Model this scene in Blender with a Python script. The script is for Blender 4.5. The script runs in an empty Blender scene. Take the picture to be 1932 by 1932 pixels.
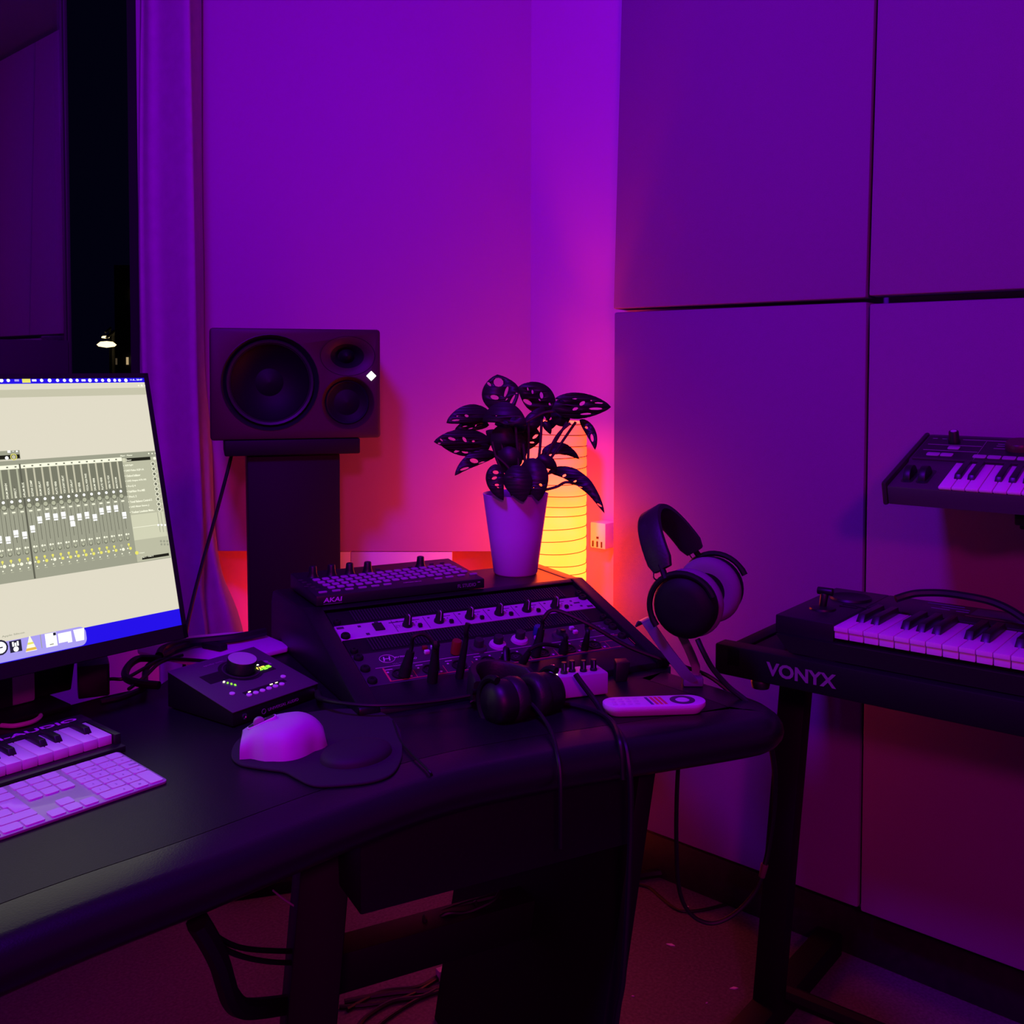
import bpy, bmesh, math, random
from mathutils import Vector as V, Matrix as MX
from math import sin, cos, pi, radians as R, sqrt, atan2
random.seed(7)
S = bpy.context.scene
C = S.collection

# ------------------------------------------------------------------ camera
F_PX, CY, PITCH, ROLL, H = 1919.2, 764.0, .0383, -.0017, 1.21
FWD = V((0, cos(PITCH), -sin(PITCH)))
_r = V((1, 0, 0)); _d = V((0, -sin(PITCH), -cos(PITCH)))
RGT = _r * cos(ROLL) + _d * sin(ROLL)
DWN = _d * cos(ROLL) - _r * sin(ROLL)
EYE = V((0, 0, H))
cd = bpy.data.cameras.new('camera'); cam = bpy.data.objects.new('camera', cd); C.objects.link(cam)
cd.sensor_width = 36; cd.lens = 36 * F_PX / 1932; cd.shift_y = -(966 - CY) / 1932; cd.clip_start = .02; cd.clip_end = 300
cam.matrix_world = MX(((RGT.x, -DWN.x, -FWD.x, 0), (RGT.y, -DWN.y, -FWD.y, 0), (RGT.z, -DWN.z, -FWD.z, H), (0, 0, 0, 1)))
S.camera = cam
S.view_settings.view_transform = 'Standard'; S.view_settings.look = 'None'
S.view_settings.exposure = 0; S.view_settings.gamma = 1
try: S.view_settings.use_curve_mapping = False
except Exception: pass

# ------------------------------------------------------------------ world and lights
w = bpy.data.worlds.new('night'); S.world = w; w.use_nodes = True
w.node_tree.nodes['Background'].inputs[0].default_value = (.0006, .0005, .004, 1)
w.node_tree.nodes['Background'].inputs[1].default_value = 1

def area(name, loc, target, size, power, col):
    l = bpy.data.lights.new(name, 'AREA'); l.shape = 'DISK'; l.size = size; l.energy = power; l.color = col
    o = bpy.data.objects.new(name, l); C.objects.link(o); o.location = loc
    o.rotation_euler = (V(target) - V(loc)).to_track_quat('-Z', 'Y').to_euler()
    return o
area('violet_mood_lamp', (-.5, .6, 2.45), (.2, 2.2, 1.1), .30, 38, (.185, .0, 1.0))
area('magenta_mood_lamp', (.2, -1.9, 2.2), (.2, 2.2, 1.1), .30, 26, (1.0, .0, .60))

# ------------------------------------------------------------------ pixel helpers (real planes in the room)
def ray(x, y): return FWD + RGT * ((x - 966) / F_PX) + DWN * ((y - CY) / F_PX)
def onz(x, y, z): d = ray(x, y); return EYE + d * ((z - H) / d.z)
def aty(x, y, Y): d = ray(x, y); return EYE + d * (Y / d.y)
def onp(x, y, p0, n): d = ray(x, y); n = V(n); return EYE + d * ((V(p0) - EYE).dot(n) / d.dot(n))

# ------------------------------------------------------------------ materials
def mat(name, col, rough=.5, metal=0, spec=.5, emit=None, es=1, noise=0, nscale=40, bump=0, bscale=200, coat=0, trans=0, alpha=1):
    m = bpy.data.materials.new(name); m.use_nodes = True
    nt = m.node_tree; b = nt.nodes['Principled BSDF']
    b.inputs['Base Color'].default_value = (*col, 1); b.inputs['Roughness'].default_value = rough
    b.inputs['Metallic'].default_value = metal; b.inputs['Specular IOR Level'].default_value = spec
    b.inputs['Coat Weight'].default_value = coat
    if emit:
        b.inputs['Emission Color'].default_value = (*emit, 1); b.inputs['Emission Strength'].default_value = es
    if noise or bump:
        tc = nt.nodes.new('ShaderNodeTexCoord')
    if noise:
        n = nt.nodes.new('ShaderNodeTexNoise'); n.inputs['Scale'].default_value = nscale; n.inputs['Detail'].default_value = 4
        nt.links.new(tc.outputs['Object'], n.inputs['Vector'])
        r = nt.nodes.new('ShaderNodeValToRGB')
        r.color_ramp.elements[0].position = .3; r.color_ramp.elements[1].position = .7
        r.color_ramp.elements[0].color = (*[c * (1 - noise) for c in col], 1)
        r.color_ramp.elements[1].color = (*[min(1, c * (1 + noise)) for c in col], 1)
        nt.links.new(n.outputs['Fac'], r.inputs['Fac']); nt.links.new(r.outputs['Color'], b.inputs['Base Color'])
    if bump:
        n2 = nt.nodes.new('ShaderNodeTexNoise'); n2.inputs['Scale'].default_value = bscale
        nt.links.new(tc.outputs['Object'], n2.inputs['Vector'])
        bp = nt.nodes.new('ShaderNodeBump'); bp.inputs['Strength'].default_value = bump; bp.inputs['Distance'].default_value = .002
        nt.links.new(n2.outputs['Fac'], bp.inputs['Height']); nt.links.new(bp.outputs['Normal'], b.inputs['Normal'])
    return m
def glow(name, col, s=1):
    m = bpy.data.materials.new(name); m.use_nodes = True; nt = m.node_tree; nt.nodes.clear()
    e = nt.nodes.new('ShaderNodeEmission'); e.inputs[0].default_value = (*col, 1); e.inputs[1].default_value = s
    o = nt.nodes.new('ShaderNodeOutputMaterial'); nt.links.new(e.outputs[0], o.inputs[0]); return m

WALL = mat('lilac_wall_paint', (.44, .19, .44), .7, bump=.05, bscale=60)
WALLR = mat('brighter_lit_wall_paint', (.58, .24, .60), .7, bump=.05, bscale=60)  # lighter copy of the wall paint; stronger light put into the colour
PANEL = mat('mauve_panel_fabric', (.27, .12, .27), .95, spec=.1, noise=.05, nscale=500, bump=.35, bscale=900)
CEIL = mat('ceiling_paint', (.30, .28, .30), .9)
FLOOR = mat('speckled_floor', (.11, .09, .10), .65, noise=.35, nscale=160)
BASEB = mat('dark_skirting', (.014, .012, .012), .5, noise=.3, nscale=60)
DESK = mat('black_desk_lacquer', (.008, .008, .009), .40, spec=.32, noise=.2, nscale=300, bump=.08, bscale=700)
PAD = mat('black_padded_vinyl', (.007, .007, .008), .30, spec=.55, bump=.1, bscale=500)
BLK = mat('black_plastic', (.006, .006, .0065), .45)
BLKM = mat('matt_black_metal', (.006, .006, .0065), .6, spec=.25)
BLKR = mat('black_rubber', (.005, .005, .005), .7, spec=.3)
CABLE = mat('black_cable_rubber', (.005, .005, .005), .5)
DGREY = mat('dark_grey_plastic', (.022, .022, .025), .5)
DGREY2 = mat('charcoal_plastic', (.045, .043, .047), .5)
SPK = mat('anthracite_speaker_finish', (.040, .016, .018), .55)
CONE = mat('speaker_cone', (.005, .004, .006), .6, spec=.25)
CONE2 = mat('speaker_surround', (.012, .010, .018), .5)
WHT = mat('white_plastic', (.80, .80, .80), .45)
KEYW = mat('white_key_plastic', (.82, .80, .78), .25)
KEYB = mat('black_key_plastic', (.015, .015, .016), .35)
SILV = mat('brushed_silver', (.62, .62, .64), .5, metal=.15)
ALU = mat('aluminium', (.62, .62, .63), .4, metal=.5)
CHROME = mat('chrome', (.8, .8, .8), .15, metal=1)
APOLLO = mat('graphite_metal', (.085, .082, .09), .5)
GREYP = mat('light_grey_plastic', (.42, .42, .44), .5)
RED = mat('red_plastic', (.22, .012, .012), .4)
BLUE = mat('blue_plastic', (.02, .03, .22), .4)
REDLINE = mat('red_print', (.75, .10, .12), .6)
WHITEP = mat('white_print', (.75, .75, .75), .6)
GREYT = mat('grey_print', (.28, .28, .30), .6)
DARKP = mat('dark_print', (.06, .06, .07), .6)
PADK = mat('translucent_pad_silicone', (.42, .42, .44), .5)
PEDAL = mat('grey_enamel', (.50, .49, .50), .4)
CURT = mat('white_curtain_cloth', (.50, .40, .50), .9, spec=.1, noise=.06, nscale=30, bump=.2, bscale=400)
POT = mat('white_glazed_pot', (.72, .72, .74), .45)
SOIL = mat('potting_soil', (.03, .022, .016), .95, noise=.5, nscale=150, bump=.8, bscale=120)
LEAF = mat('dark_green_leaf', (.018, .026, .012), .5, noise=.3, nscale=30)
STEM = mat('brown_green_stem', (.03, .03, .015), .5)
EARPAD = mat('grey_velour', (.22, .2, .23), .95, spec=.1, bump=.3, bscale=900)
LEATHER = mat('black_leatherette', (.012, .011, .012), .5, bump=.2, bscale=300)
STANDW = mat('white_metal_stand', (.15, .14, .16), .4)
KBODY = mat('synth_grey_panel', (.055, .045, .05), .45)
KBODY2 = mat('synth_black_panel', (.012, .011, .013), .4)
WOODD = mat('dark_plum_cheek', (.022, .014, .018), .5, noise=.4, nscale=20)
LEDG = glow('green_led', (.35, 1, .06), 1.2); LEDY = glow('yellow_led', (1, .85, .10), 1.2); LEDW = glow('white_led', (1, 1, 1), 2.2)
LEDWW = glow('warm_white_led', (1, .85, .6), 2.2)
BOARD = mat('white_board', (.74, .74, .74), .6)

_n = CURT.node_tree; _b = _n.nodes['Principled BSDF']; _tr = _n.nodes.new('ShaderNodeBsdfTranslucent'); _tr.inputs[0].default_value = (.5, .3, .45, 1)
_mx = _n.nodes.new('ShaderNodeMixShader'); _mx.inputs[0].default_value = .18
_n.links.new(_b.outputs[0], _mx.inputs[1]); _n.links.new(_tr.outputs[0], _mx.inputs[2]); _n.links.new(_mx.outputs[0], _n.nodes['Material Output'].inputs[0])

# ------------------------------------------------------------------ mesh helpers
class MB:
    def __init__(s): s.v = []; s.f = []; s.mi = []; s.m = 0
    def add(s, vs, fs, M=None):
        k = len(s.v); s.v += [tuple(M @ V(p)) if M else tuple(p) for p in vs]
        s.f += [tuple(i + k for i in f) for f in fs]; s.mi += [s.m] * len(fs); return s
    def box(s, c, d, M=None, taper=1):
        x, y, z = [q / 2 for q in d]; cx, cy, cz = c; t = taper
        vs = [(cx - x, cy - y, cz - z), (cx + x, cy - y, cz - z), (cx + x, cy + y, cz - z), (cx - x, cy + y, cz - z),
              (cx - x * t, cy - y * t, cz + z), (cx + x * t, cy - y * t, cz + z), (cx + x * t, cy + y * t, cz + z), (cx - x * t, cy + y * t, cz + z)]
        return s.add(vs, [(3, 2, 1, 0), (4, 5, 6, 7), (0, 1, 5, 4), (1, 2, 6, 5), (2, 3, 7, 6), (3, 0, 4, 7)], M)
    def span(s, a, b, M=None):
        return s.box([(a[i] + b[i]) / 2 for i in range(3)], [abs(b[i] - a[i]) for i in range(3)], M)
    def prism(s, poly, z0, z1, M=None, top=None):
        n = len(poly); t = top or poly
        vs = [(p[0], p[1], z0) for p in poly] + [(p[0], p[1], z1) for p in t]
        return s.add(vs, [tuple(range(n - 1, -1, -1)), tuple(range(n, 2 * n))] + [(i, (i + 1) % n, n + (i + 1) % n, n + i) for i in range(n)], M)
    def lathe(s, prof, n=24, M=None, c=(0, 0), sx=1, sy=1, caps=True):
        vs = []
        for r, z in prof:
            vs += [(c[0] + r * sx * cos(2 * pi * i / n), c[1] + r * sy * sin(2 * pi * i / n), z) for i in range(n)]
        fs = [(j * n + i, j * n + (i + 1) % n, (j + 1) * n + (i + 1) % n, (j + 1) * n + i) for j in range(len(prof) - 1) for i in range(n)]
        if caps:
            if prof[0][0] > 1e-6: fs.append(tuple(range(n - 1, -1, -1)))
            if prof[-1][0] > 1e-6: fs.append(tuple((len(prof) - 1) * n + i for i in range(n)))
        return s.add(vs, fs, M)
    def cyl(s, p0, p1, r0, r1=None, n=16, M=None):
        p0, p1 = V(p0), V(p1); q = (p1 - p0).to_track_quat('Z', 'Y').to_matrix().to_4x4(); T = MX.Translation(p0) @ q
        return s.lathe([(r0, 0), (r0 if r1 is None else r1, (p1 - p0).length)], n, (M @ T) if M else T)
    def tube(s, pts, r, n=8, M=None, sq=None):
        pts = [V(p) for p in pts]; rr = r if isinstance(r, (list, tuple)) else [r] * len(pts)
        vs = []; prev = None
        for i, p in enumerate(pts):
            t = (pts[min(i + 1, len(pts) - 1)] - pts[max(i - 1, 0)]).normalized()
            if prev is None: a = t.orthogonal().normalized()
            else:
                a = prev - t * prev.dot(t); a = a.normalized() if a.length > 1e-6 else t.orthogonal().normalized()
            prev = a; b = t.cross(a)
            vs += [tuple(p + (a * cos(2 * pi * k / n) + b * sin(2 * pi * k / n)) * rr[i]) for k in range(n)]
        m = len(pts)
        fs = [(j * n + i, j * n + (i + 1) % n, (j + 1) * n + (i + 1) % n, (j + 1) * n + i) for j in range(m - 1) for i in range(n)]
        fs += [tuple(range(n - 1, -1, -1)), tuple((m - 1) * n + i for i in range(n))]
        return s.add(vs, fs, M)
    def grid(s, rows, M=None, closed=False):
        n = len(rows[0]); vs = [p for r in rows for p in r]; k = n if closed else n - 1
        return s.add(vs, [(j * n + i, j * n + (i + 1) % n, (j + 1) * n + (i + 1) % n, (j + 1) * n + i) for j in range(len(rows) - 1) for i in range(k)], M)
    def build(s, name, m, parent=None, bevel=0, seg=2, smooth=40, solid=0, M=None):
        me = bpy.data.meshes.new(name); me.from_pydata(s.v, [], s.f); ms = m if isinstance(m, (list, tuple)) else [m]
        for q in ms: me.materials.append(q)
        for p, i in zip(me.polygons, s.mi): p.material_index = i
        bm = bmesh.new(); bm.from_mesh(me)
        bmesh.ops.recalc_face_normals(bm, faces=bm.faces[:])
        if bevel:
            es = [e for e in bm.edges if len(e.link_faces) == 2 and e.calc_face_angle(0) > .6]
            bmesh.ops.bevel(bm, geom=es, offset=bevel, segments=seg, affect='EDGES', profile=.5, clamp_overlap=True)
        bm.to_mesh(me); bm.free()
        for p in me.polygons: p.use_smooth = True
        me.set_sharp_from_angle(angle=R(smooth))
        o = bpy.data.objects.new(name, me); C.objects.link(o)
        if parent: o.parent = parent
        if M: o.matrix_local = M
        if solid:
            md = o.modifiers.new('solid', 'SOLIDIFY'); md.thickness = solid; md.offset = 0
        return o
def crv(pts, n=6, closed=False):
    P = [V(p) for p in pts]; out = []; m = len(P)
    for i in range(m if closed else m - 1):
        if closed: a, b, c, d = P[(i - 1) % m], P[i], P[(i + 1) % m], P[(i + 2) % m]
        else: a, b, c, d = P[max(i - 1, 0)], P[i], P[i + 1], P[min(i + 2, m - 1)]
        for k in range(n):
            t = k / n
            out.append(.5 * ((2 * b) + (c - a) * t + (2 * a - 5 * b + 4 * c - d) * t * t + (3 * b - a - 3 * c + d) * t ** 3))
    if not closed: out.append(P[-1])
    return out
def tag(o, label=None, cat=None, group=None, kind=None):
    if label: o['label'] = label
    if cat: o['category'] = cat
    if group: o['group'] = group
    if kind: o['kind'] = kind
    return o
def thing(name, label, cat, M=None, group=None):
    o = bpy.data.objects.new(name, None); C.objects.link(o); o.empty_display_size = .05
    if M is not None: o.matrix_world = M
    return tag(o, label, cat, group)
def frame(o, x, y=None, z=(0, 0, 1)):
    x = V(x).normalized()
    if y is None: y = V(z).cross(x)
    y = V(y); y = (y - x * y.dot(x)).normalized(); zz = x.cross(y)
    return MX(((x.x, y.x, zz.x, o[0]), (x.y, y.y, zz.y, o[1]), (x.z, y.z, zz.z, o[2]), (0, 0, 0, 1)))
def yaw(o, a): return MX.Translation(V(o)) @ MX.Rotation(a, 4, 'Z')
def T(x, y, z=0): return MX.Translation((x, y, z))
def dup(o, M=None, parent=None):
    c = o.copy(); C.objects.link(c)
    if parent: c.parent = parent
    if M is not None: c.matrix_local = M
    return c
def dup_tree(root, Mw):
    r = root.copy(); C.objects.link(r); r.matrix_world = Mw
    for ch in list(root.children):
        c = ch.copy(); C.objects.link(c); c.parent = r
        for g in list(ch.children):
            d = g.copy(); C.objects.link(d); d.parent = c
    return r
def text(s, m, parent, M, height, width=None, name='lettering', shear=0, ext=.0002, label=None, align='LEFT', bold=0):
    cu = bpy.data.curves.new('t', 'FONT'); cu.body = s; cu.extrude = ext / height; cu.resolution_u = 3; cu.shear = shear; cu.offset = bold
    o = bpy.data.objects.new('t', cu); C.objects.link(o)
    me = bpy.data.meshes.new_from_object(o.evaluated_get(bpy.context.evaluated_depsgraph_get()))
    bpy.data.objects.remove(o); bpy.data.curves.remove(cu)
    xs = [v.co.x for v in me.vertices] or [0, 1]; ys = [v.co.y for v in me.vertices] or [0, 1]
    hh = max(ys) - min(ys) or 1; ww = max(xs) - min(xs) or 1
    k = height / hh; kx = (width / ww) if width else k
    x0 = min(xs); y0 = min(ys)
    for v in me.vertices: v.co = ((v.co.x - x0) * kx, (v.co.y - y0) * k, v.co.z * height)
    me.materials.append(m); me.name = name
    o = bpy.data.objects.new(name, me); C.objects.link(o)
    if parent: o.parent = parent
    o.matrix_local = M
    if label: o['label'] = label
    return o
def rrect(w, h, r, n=5, cx=0, cy=0):
    o = []
    for sx, sy, a in ((1, 1, 0), (-1, 1, pi / 2), (-1, -1, pi), (1, -1, 3 * pi / 2)):
        for i in range(n + 1):
            t = a + i / n * pi / 2
            o.append((cx + sx * (w / 2 - r) + r * cos(t), cy + sy * (h / 2 - r) + r * sin(t)))
    return o

# directions of the room and of the desk
UA = .8666; UU = V((cos(UA), sin(UA), 0)); VVv = V((sin(UA), -cos(UA), 0))       # along the window wall, towards the user
WA = .4865; WW = V((cos(WA), sin(WA), 0)); WN = V((-sin(WA), cos(WA), 0))          # along the rack wing, away from the user
PA = -.736; PD = V((cos(PA), sin(PA), 0)); PN = V((-sin(PA), cos(PA), 0)) * -1      # along the right wall, out of it into the room
DZ = .705                                                                           # desk height

def cut(o, cutters):
    for c in cutters:
        md = o.modifiers.new('b', 'BOOLEAN'); md.operation = 'DIFFERENCE'; md.object = c; md.solver = 'EXACT'
    me = bpy.data.meshes.new_from_object(o.evaluated_get(bpy.context.evaluated_depsgraph_get()))
    o.modifiers.clear(); o.data = me
    for c in cutters: bpy.data.objects.remove(c)
    for p in me.polygons: p.use_smooth = True
    me.set_sharp_from_angle(angle=R(35))
    return o

# ------------------------------------------------------------------ room shell
PB = V((.2365, 2.3672, 0))                       # lower left front corner of the first wall panel, on the floor
RW = PB - PN * .09                               # right wall behind the panels
CC = RW - PD * 1.05                              # corner between the right wall and the window wall
LR, LB, HC = 4.3, 4.1, 2.69
def struct(o): o['kind'] = 'structure'; return o
Mr = frame(CC, PN, PD)                           # x along the window wall, y along the right wall
def sx(m, p, q): m.span((p[1], p[0], p[2]), (q[1], q[0], q[2]))   # given as (along right wall, along window wall, up)
fl = MB(); sx(fl, (-.1, -.1, -.1), (LR + .1, LB + .1, 0)); struct(fl.build('floor', FLOOR, M=Mr))
cl = MB(); sx(cl, (-.1, -.1, HC), (LR + .1, LB + .1, HC + .1)); struct(cl.build('ceiling', CEIL, M=Mr))
m = MB(); sx(m, (-.1, -.1, 0), (LR + .1, 0, HC)); struct(m.build('wall_right', WALLR, M=Mr))
m = MB(); sx(m, (LR, 0, 0), (LR + .1, LB, HC)); struct(m.build('wall_front', WALL, M=Mr))
m = MB(); sx(m, (-.1, LB, 0), (LR + .1, LB + .1, HC)); struct(m.build('wall_rear', CEIL, M=Mr))
WS0, WS1, WZ0, WZ1 = .635, 2.10, .80, 2.53        # window opening along the window wall
m = MB(); sx(m, (-.12, 0, 0), (0, WS0, HC)); sx(m, (-.12, WS1, 0), (0, LB, HC)); sx(m, (-.12, WS0, 0), (0, WS1, WZ0)); sx(m, (-.12, WS0, WZ1), (0, WS1, HC))
struct(m.build('wall_left', WALL, M=Mr))
m = MB(); sx(m, (0, 0, 0), (LR, .018, .10)); struct(m.build('baseboard_right', BASEB, bevel=.004, M=Mr))

PANE_TURN = 0.6
# window: fixed pane, mullion and a narrow vent sash left ajar
FRM = mat('dark_window_frame', (.03, .028, .032), .5)
GLS = bpy.data.materials.new('coated_window_glass'); GLS.use_nodes = True
nt = GLS.node_tree; nt.nodes.clear()
_g = nt.nodes.new('ShaderNodeBsdfGlossy'); _g.inputs['Roughness'].default_value = .0; _g.inputs['Color'].default_value = (.9, .9, .95, 1)
_t = nt.nodes.new('ShaderNodeBsdfTransparent'); _t.inputs[0].default_value = (.75, .75, .78, 1)
_m = nt.nodes.new('ShaderNodeMixShader'); _m.inputs[0].default_value = .26
_o = nt.nodes.new('ShaderNodeOutputMaterial')
nt.links.new(_t.outputs[0], _m.inputs[1]); nt.links.new(_g.outputs[0], _m.inputs[2]); nt.links.new(_m.outputs[0], _o.inputs[0])
Mw = Mr
win = MB()
sx(win, (-.09, WS0, WZ0), (-.03, WS0 + .02, WZ1)); sx(win, (-.09, WS1 - .05, WZ0), (-.03, WS1, WZ1))
sx(win, (-.09, WS0, WZ0), (-.03, WS1, WZ0 + .06)); sx(win, (-.09, WS0, WZ1 - .06), (-.03, WS1, WZ1)); sx(win, (-.07, .876, WZ0), (-.012, .887, WZ1))
wo = struct(win.build('window_1', FRM, bevel=.003, M=Mw))
ca = MB(); L_ = WS1 - .05 - .889                   # left casement, a few degrees open to the outside
for a_, b_ in (((-.011, 0, 0), (.006, .007, 1.60)), ((-.011, L_ - .05, 0), (.011, L_, 1.60)), ((-.011, 0, 0), (.011, L_, .41)), ((-.011, 0, 1.56), (.011, L_, 1.60))): sx(ca, a_, b_)
co = ca.build('casement', FRM, wo, bevel=.002, M=T(.889, -.014, WZ0 + .06) @ MX.Rotation(R(-PANE_TURN), 4, 'Z'))
m = MB(); sx(m, (-.003, .006, .40), (.003, L_ - .045, 1.57)); m.build('pane', GLS, co)
sash = MB(); sw = .145
for a, b in (((0, 0, 0), (.022, .02, 1.60)), ((0, sw - .02, 0), (.022, sw, 1.60)), ((0, 0, 0), (.022, sw, .03)), ((0, 0, 1.57), (.022, sw, 1.60))): sx(sash, a, b)
so = sash.build('vent_sash', FRM, wo, M=T(WS0 + .015, -.125, WZ0 + .065) @ MX.Rotation(R(-165), 4, 'Z'))
m = MB(); sx(m, (.008, .018, .028), (.013, sw - .018, 1.572)); m.build('pane', GLS, so)

# the view outside: ground, a block of flats with a few lit windows, two street lamps
NIGHT = mat('night_facade', (.02, .02, .02), .9)
m = MB(); m.box((-12, 40, -7.2), (160, 70, .4)); g = struct(m.build('outside_ground', NIGHT))
a0 = aty(215, 500, 34); a1 = aty(330, 700, 34)
t = thing('apartment_building', 'dark apartment block with a few lit windows far outside the window', 'building', T(a0.x, 34, -7))
m = MB(); m.span((0, 0, 0), (9, 8, a0.z + 7)); m.build('facade', NIGHT, t)
WING = glow('lit_window_glass', (1, .72, .38), .45); WIND = glow('dim_window_glass', (1, .7, .4), .06); WINB = glow('bright_window_glass', (1, .85, .6), .9)
for x, y, w_, h_, mm in ((250, 555, 3.4, 22, WING), (256, 615, 4, 20, WIND), (249, 488, 3, 12, WIND), (241, 681, 3.4, 14, WING), (252, 679, 7, 13, WINB), (220, 682, 2.5, 12, WIND), (258, 640, 3, 16, WIND)):
    p = aty(x, y, 34); k = 34 / F_PX
    m = MB(); m.box((p.x - a0.x, -.03, p.z + 7), (w_ * k, .06, h_ * k)); m.build('lit_window', mm, t)
for x, y, D, r, lab in ((214, 651, 30, .17, 'glowing street lamp outside the window, the nearer and larger light'), (208, 637, 42, .10, 'small distant street lamp above the larger one outside')):
    p = aty(x, y, D)
    t = thing('street_lamp', lab, 'street lamp', T(p.x, D, -7))
    m = MB(); m.cyl((0, 0, 0), (0, 0, p.z + 7 + .3), .07, .05, 10); m.tube([(0, 0, p.z + 7.28), (.1, -.2, p.z + 7.4), (.0, -.5, p.z + 7.2)], .04); m.build('pole', NIGHT, t)
    m = MB(); m.lathe([(.001, -r * .5), (r * 1.3, -r * .3), (r * 1.6, 0), (r, r * .5), (.001, r * .6)], 12, T(0, -.5, p.z + 7)); m.build('lamp_head', glow('street_lamp_glow', (1, .75, .35), 2.5), t)

# diagonal wall board across the corner, low boards under it
DY = onp(1000, 700, RW, PN).y - .002
xl, xr, zb = aty(340, 1040, DY).x, aty(1000, 1040, DY).x, aty(660, 1040, DY).z
m = MB(); m.span((xl - .10, DY, zb), (xr, DY + .03, HC)); struct(m.build('wall_back', WALL, bevel=.0015))
for xa, xb, lab in ((473.5, 661, 'white low board under the diagonal wall, behind the speaker stand'), (662, 853, 'white low board under the diagonal wall, right of the speaker stand')):
    a, b = aty(xa, 1040, DY).x, aty(xb, 1040, DY).x
    m = MB(); m.span((a, DY, 0), (b, DY + .014, zb - .002)); tag(m.build('low_board', BOARD, bevel=.001), lab, 'board')

# grey acoustic wall panels on the right wall
names = ['nearest the corner', 'second column from the corner', 'third column from the corner', 'fourth column from the corner']
pm = [MB(), MB()]; pm[0].span((0, 0, 0), (.601, .05, 1.19)); pm[1].span((0, 0, 0), (.601, .05, 1.325)); pmesh = [None, None]
for col in range(4):
    for row in range(2):
        z0 = .1443 if row == 0 else 1.3425
        Mp = frame(PB + PD * (.6065 * col) + V((0, 0, z0 - (.004 if (col and row == 0) else 0) + (.003 if col and row else 0))), PD, -PN)
        if row: Mp = T(*(PN * .004)) @ Mp @ MX.Rotation(R(-2.0), 4, 'X')
        lab = 'mauve fabric acoustic panel, %s row, %s' % ('upper' if row else 'lower', names[col])
        if pmesh[row] is None: o = pm[row].build('acoustic_panel', PANEL, bevel=.004); pmesh[row] = o
        else: o = dup(pmesh[row])
        o.matrix_world = Mp; tag(o, lab, 'panel', 'acoustic panels on the right wall')

# wall socket on the right wall
q = onp(1113, 1033, RW + PN * .045, PN); q2 = onp(1142, 1033, RW + PN * .045, PN)
wd = (q2 - q).dot(PD); zt = onp(1113, 984, RW + PN * .045, PN).z
t = thing('wall_socket', 'white boxed wall socket beside the paper lamp', 'socket', frame(q - PN * .045, PD, -PN))
hh = zt - q.z
m = MB(); m.span((0, -.045, 0), (wd, 0, hh)); m.build('housing', WHT, t, bevel=.004)
m = MB()
for k in range(3): m.box((wd * (.2 + .28 * k), -.0455, hh * .17), (.004, .002, .014))
m.box((wd * .5, -.0455, hh * .42), (.006, .002, .005)); m.build('socket_slots', BLK, t)

# paper floor lamp
lc = V((.0945, 2.385, 0)); LRAD, LTOP = .0815, 1.079
SH = bpy.data.materials.new('lit_paper_shade'); SH.use_nodes = True
nt = SH.node_tree; b = nt.nodes['Principled BSDF']; b.inputs['Base Color'].default_value = (.40, .38, .34, 1); b.inputs['Roughness'].default_value = .9
tc = nt.nodes.new('ShaderNodeTexCoord'); sp = nt.nodes.new('ShaderNodeSeparateXYZ'); nt.links.new(tc.outputs['Object'], sp.inputs[0])
rp = nt.nodes.new('ShaderNodeMapRange'); rp.inputs['From Max'].default_value = LTOP; nt.links.new(sp.outputs['Z'], rp.inputs['Value'])
cr = nt.nodes.new('ShaderNodeValToRGB'); nt.links.new(rp.outputs[0], cr.inputs[0])
LAMP_K = [(0, .05), (.35, .12), (.50, .45), (.60, .9), (.68, 1.0), (.80, .95), (.855, .55), (.91, .28), (1, .13)]
els = cr.color_ramp.elements
while len(els) < len(LAMP_K): els.new(.5)
for e, (p, k) in zip(els, LAMP_K): e.position = p; e.color = (k, k, k, 1)
mu = nt.nodes.new('ShaderNodeMath'); mu.operation = 'MULTIPLY'; mu.inputs[1].default_value = 11.5; nt.links.new(cr.outputs[0], mu.inputs[0])
b.inputs['Emission Color'].default_value = (1, .075, .004, 1); nt.links.new(mu.outputs[0], b.inputs['Emission Strength'])
t = thing('paper_floor_lamp', 'tall lit paper cylinder lamp with thin wire ribs in the corner', 'lamp', T(lc.x, lc.y, 0))
NR = 40; prof = []; zs = [LTOP * k / NR + random.uniform(-.004, .004) * (0 < k < NR) for k in range(NR + 1)]
for k in range(NR):
    a, b_ = zs[k], zs[k + 1]
    prof += [(LRAD - .0012, a + .0008), (LRAD, a + (b_ - a) * .3), (LRAD, a + (b_ - a) * .7)]
prof.append((LRAD - .0012, LTOP))
m = MB(); m.lathe(prof, 40, caps=False); m.build('paper_shade', SH, t, smooth=60)
m = MB()
for z in zs: m.tube([(LRAD * cos(2 * pi * i / 32), LRAD * sin(2 * pi * i / 32), z + .003 * sin(2 * pi * i / 32 + z * 40)) for i in range(33)], .0009, 5)
m.build('wire_ribs', mat('brown_wire', (.20, .09, .03), .6), t)
m = MB(); m.lathe([(.0, 0), (.05, 0), (.05, .012), (.0, .014)], 24); m.cyl((0, 0, .012), (0, 0, .62), .006); m.build('base', BLKM, t)

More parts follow.
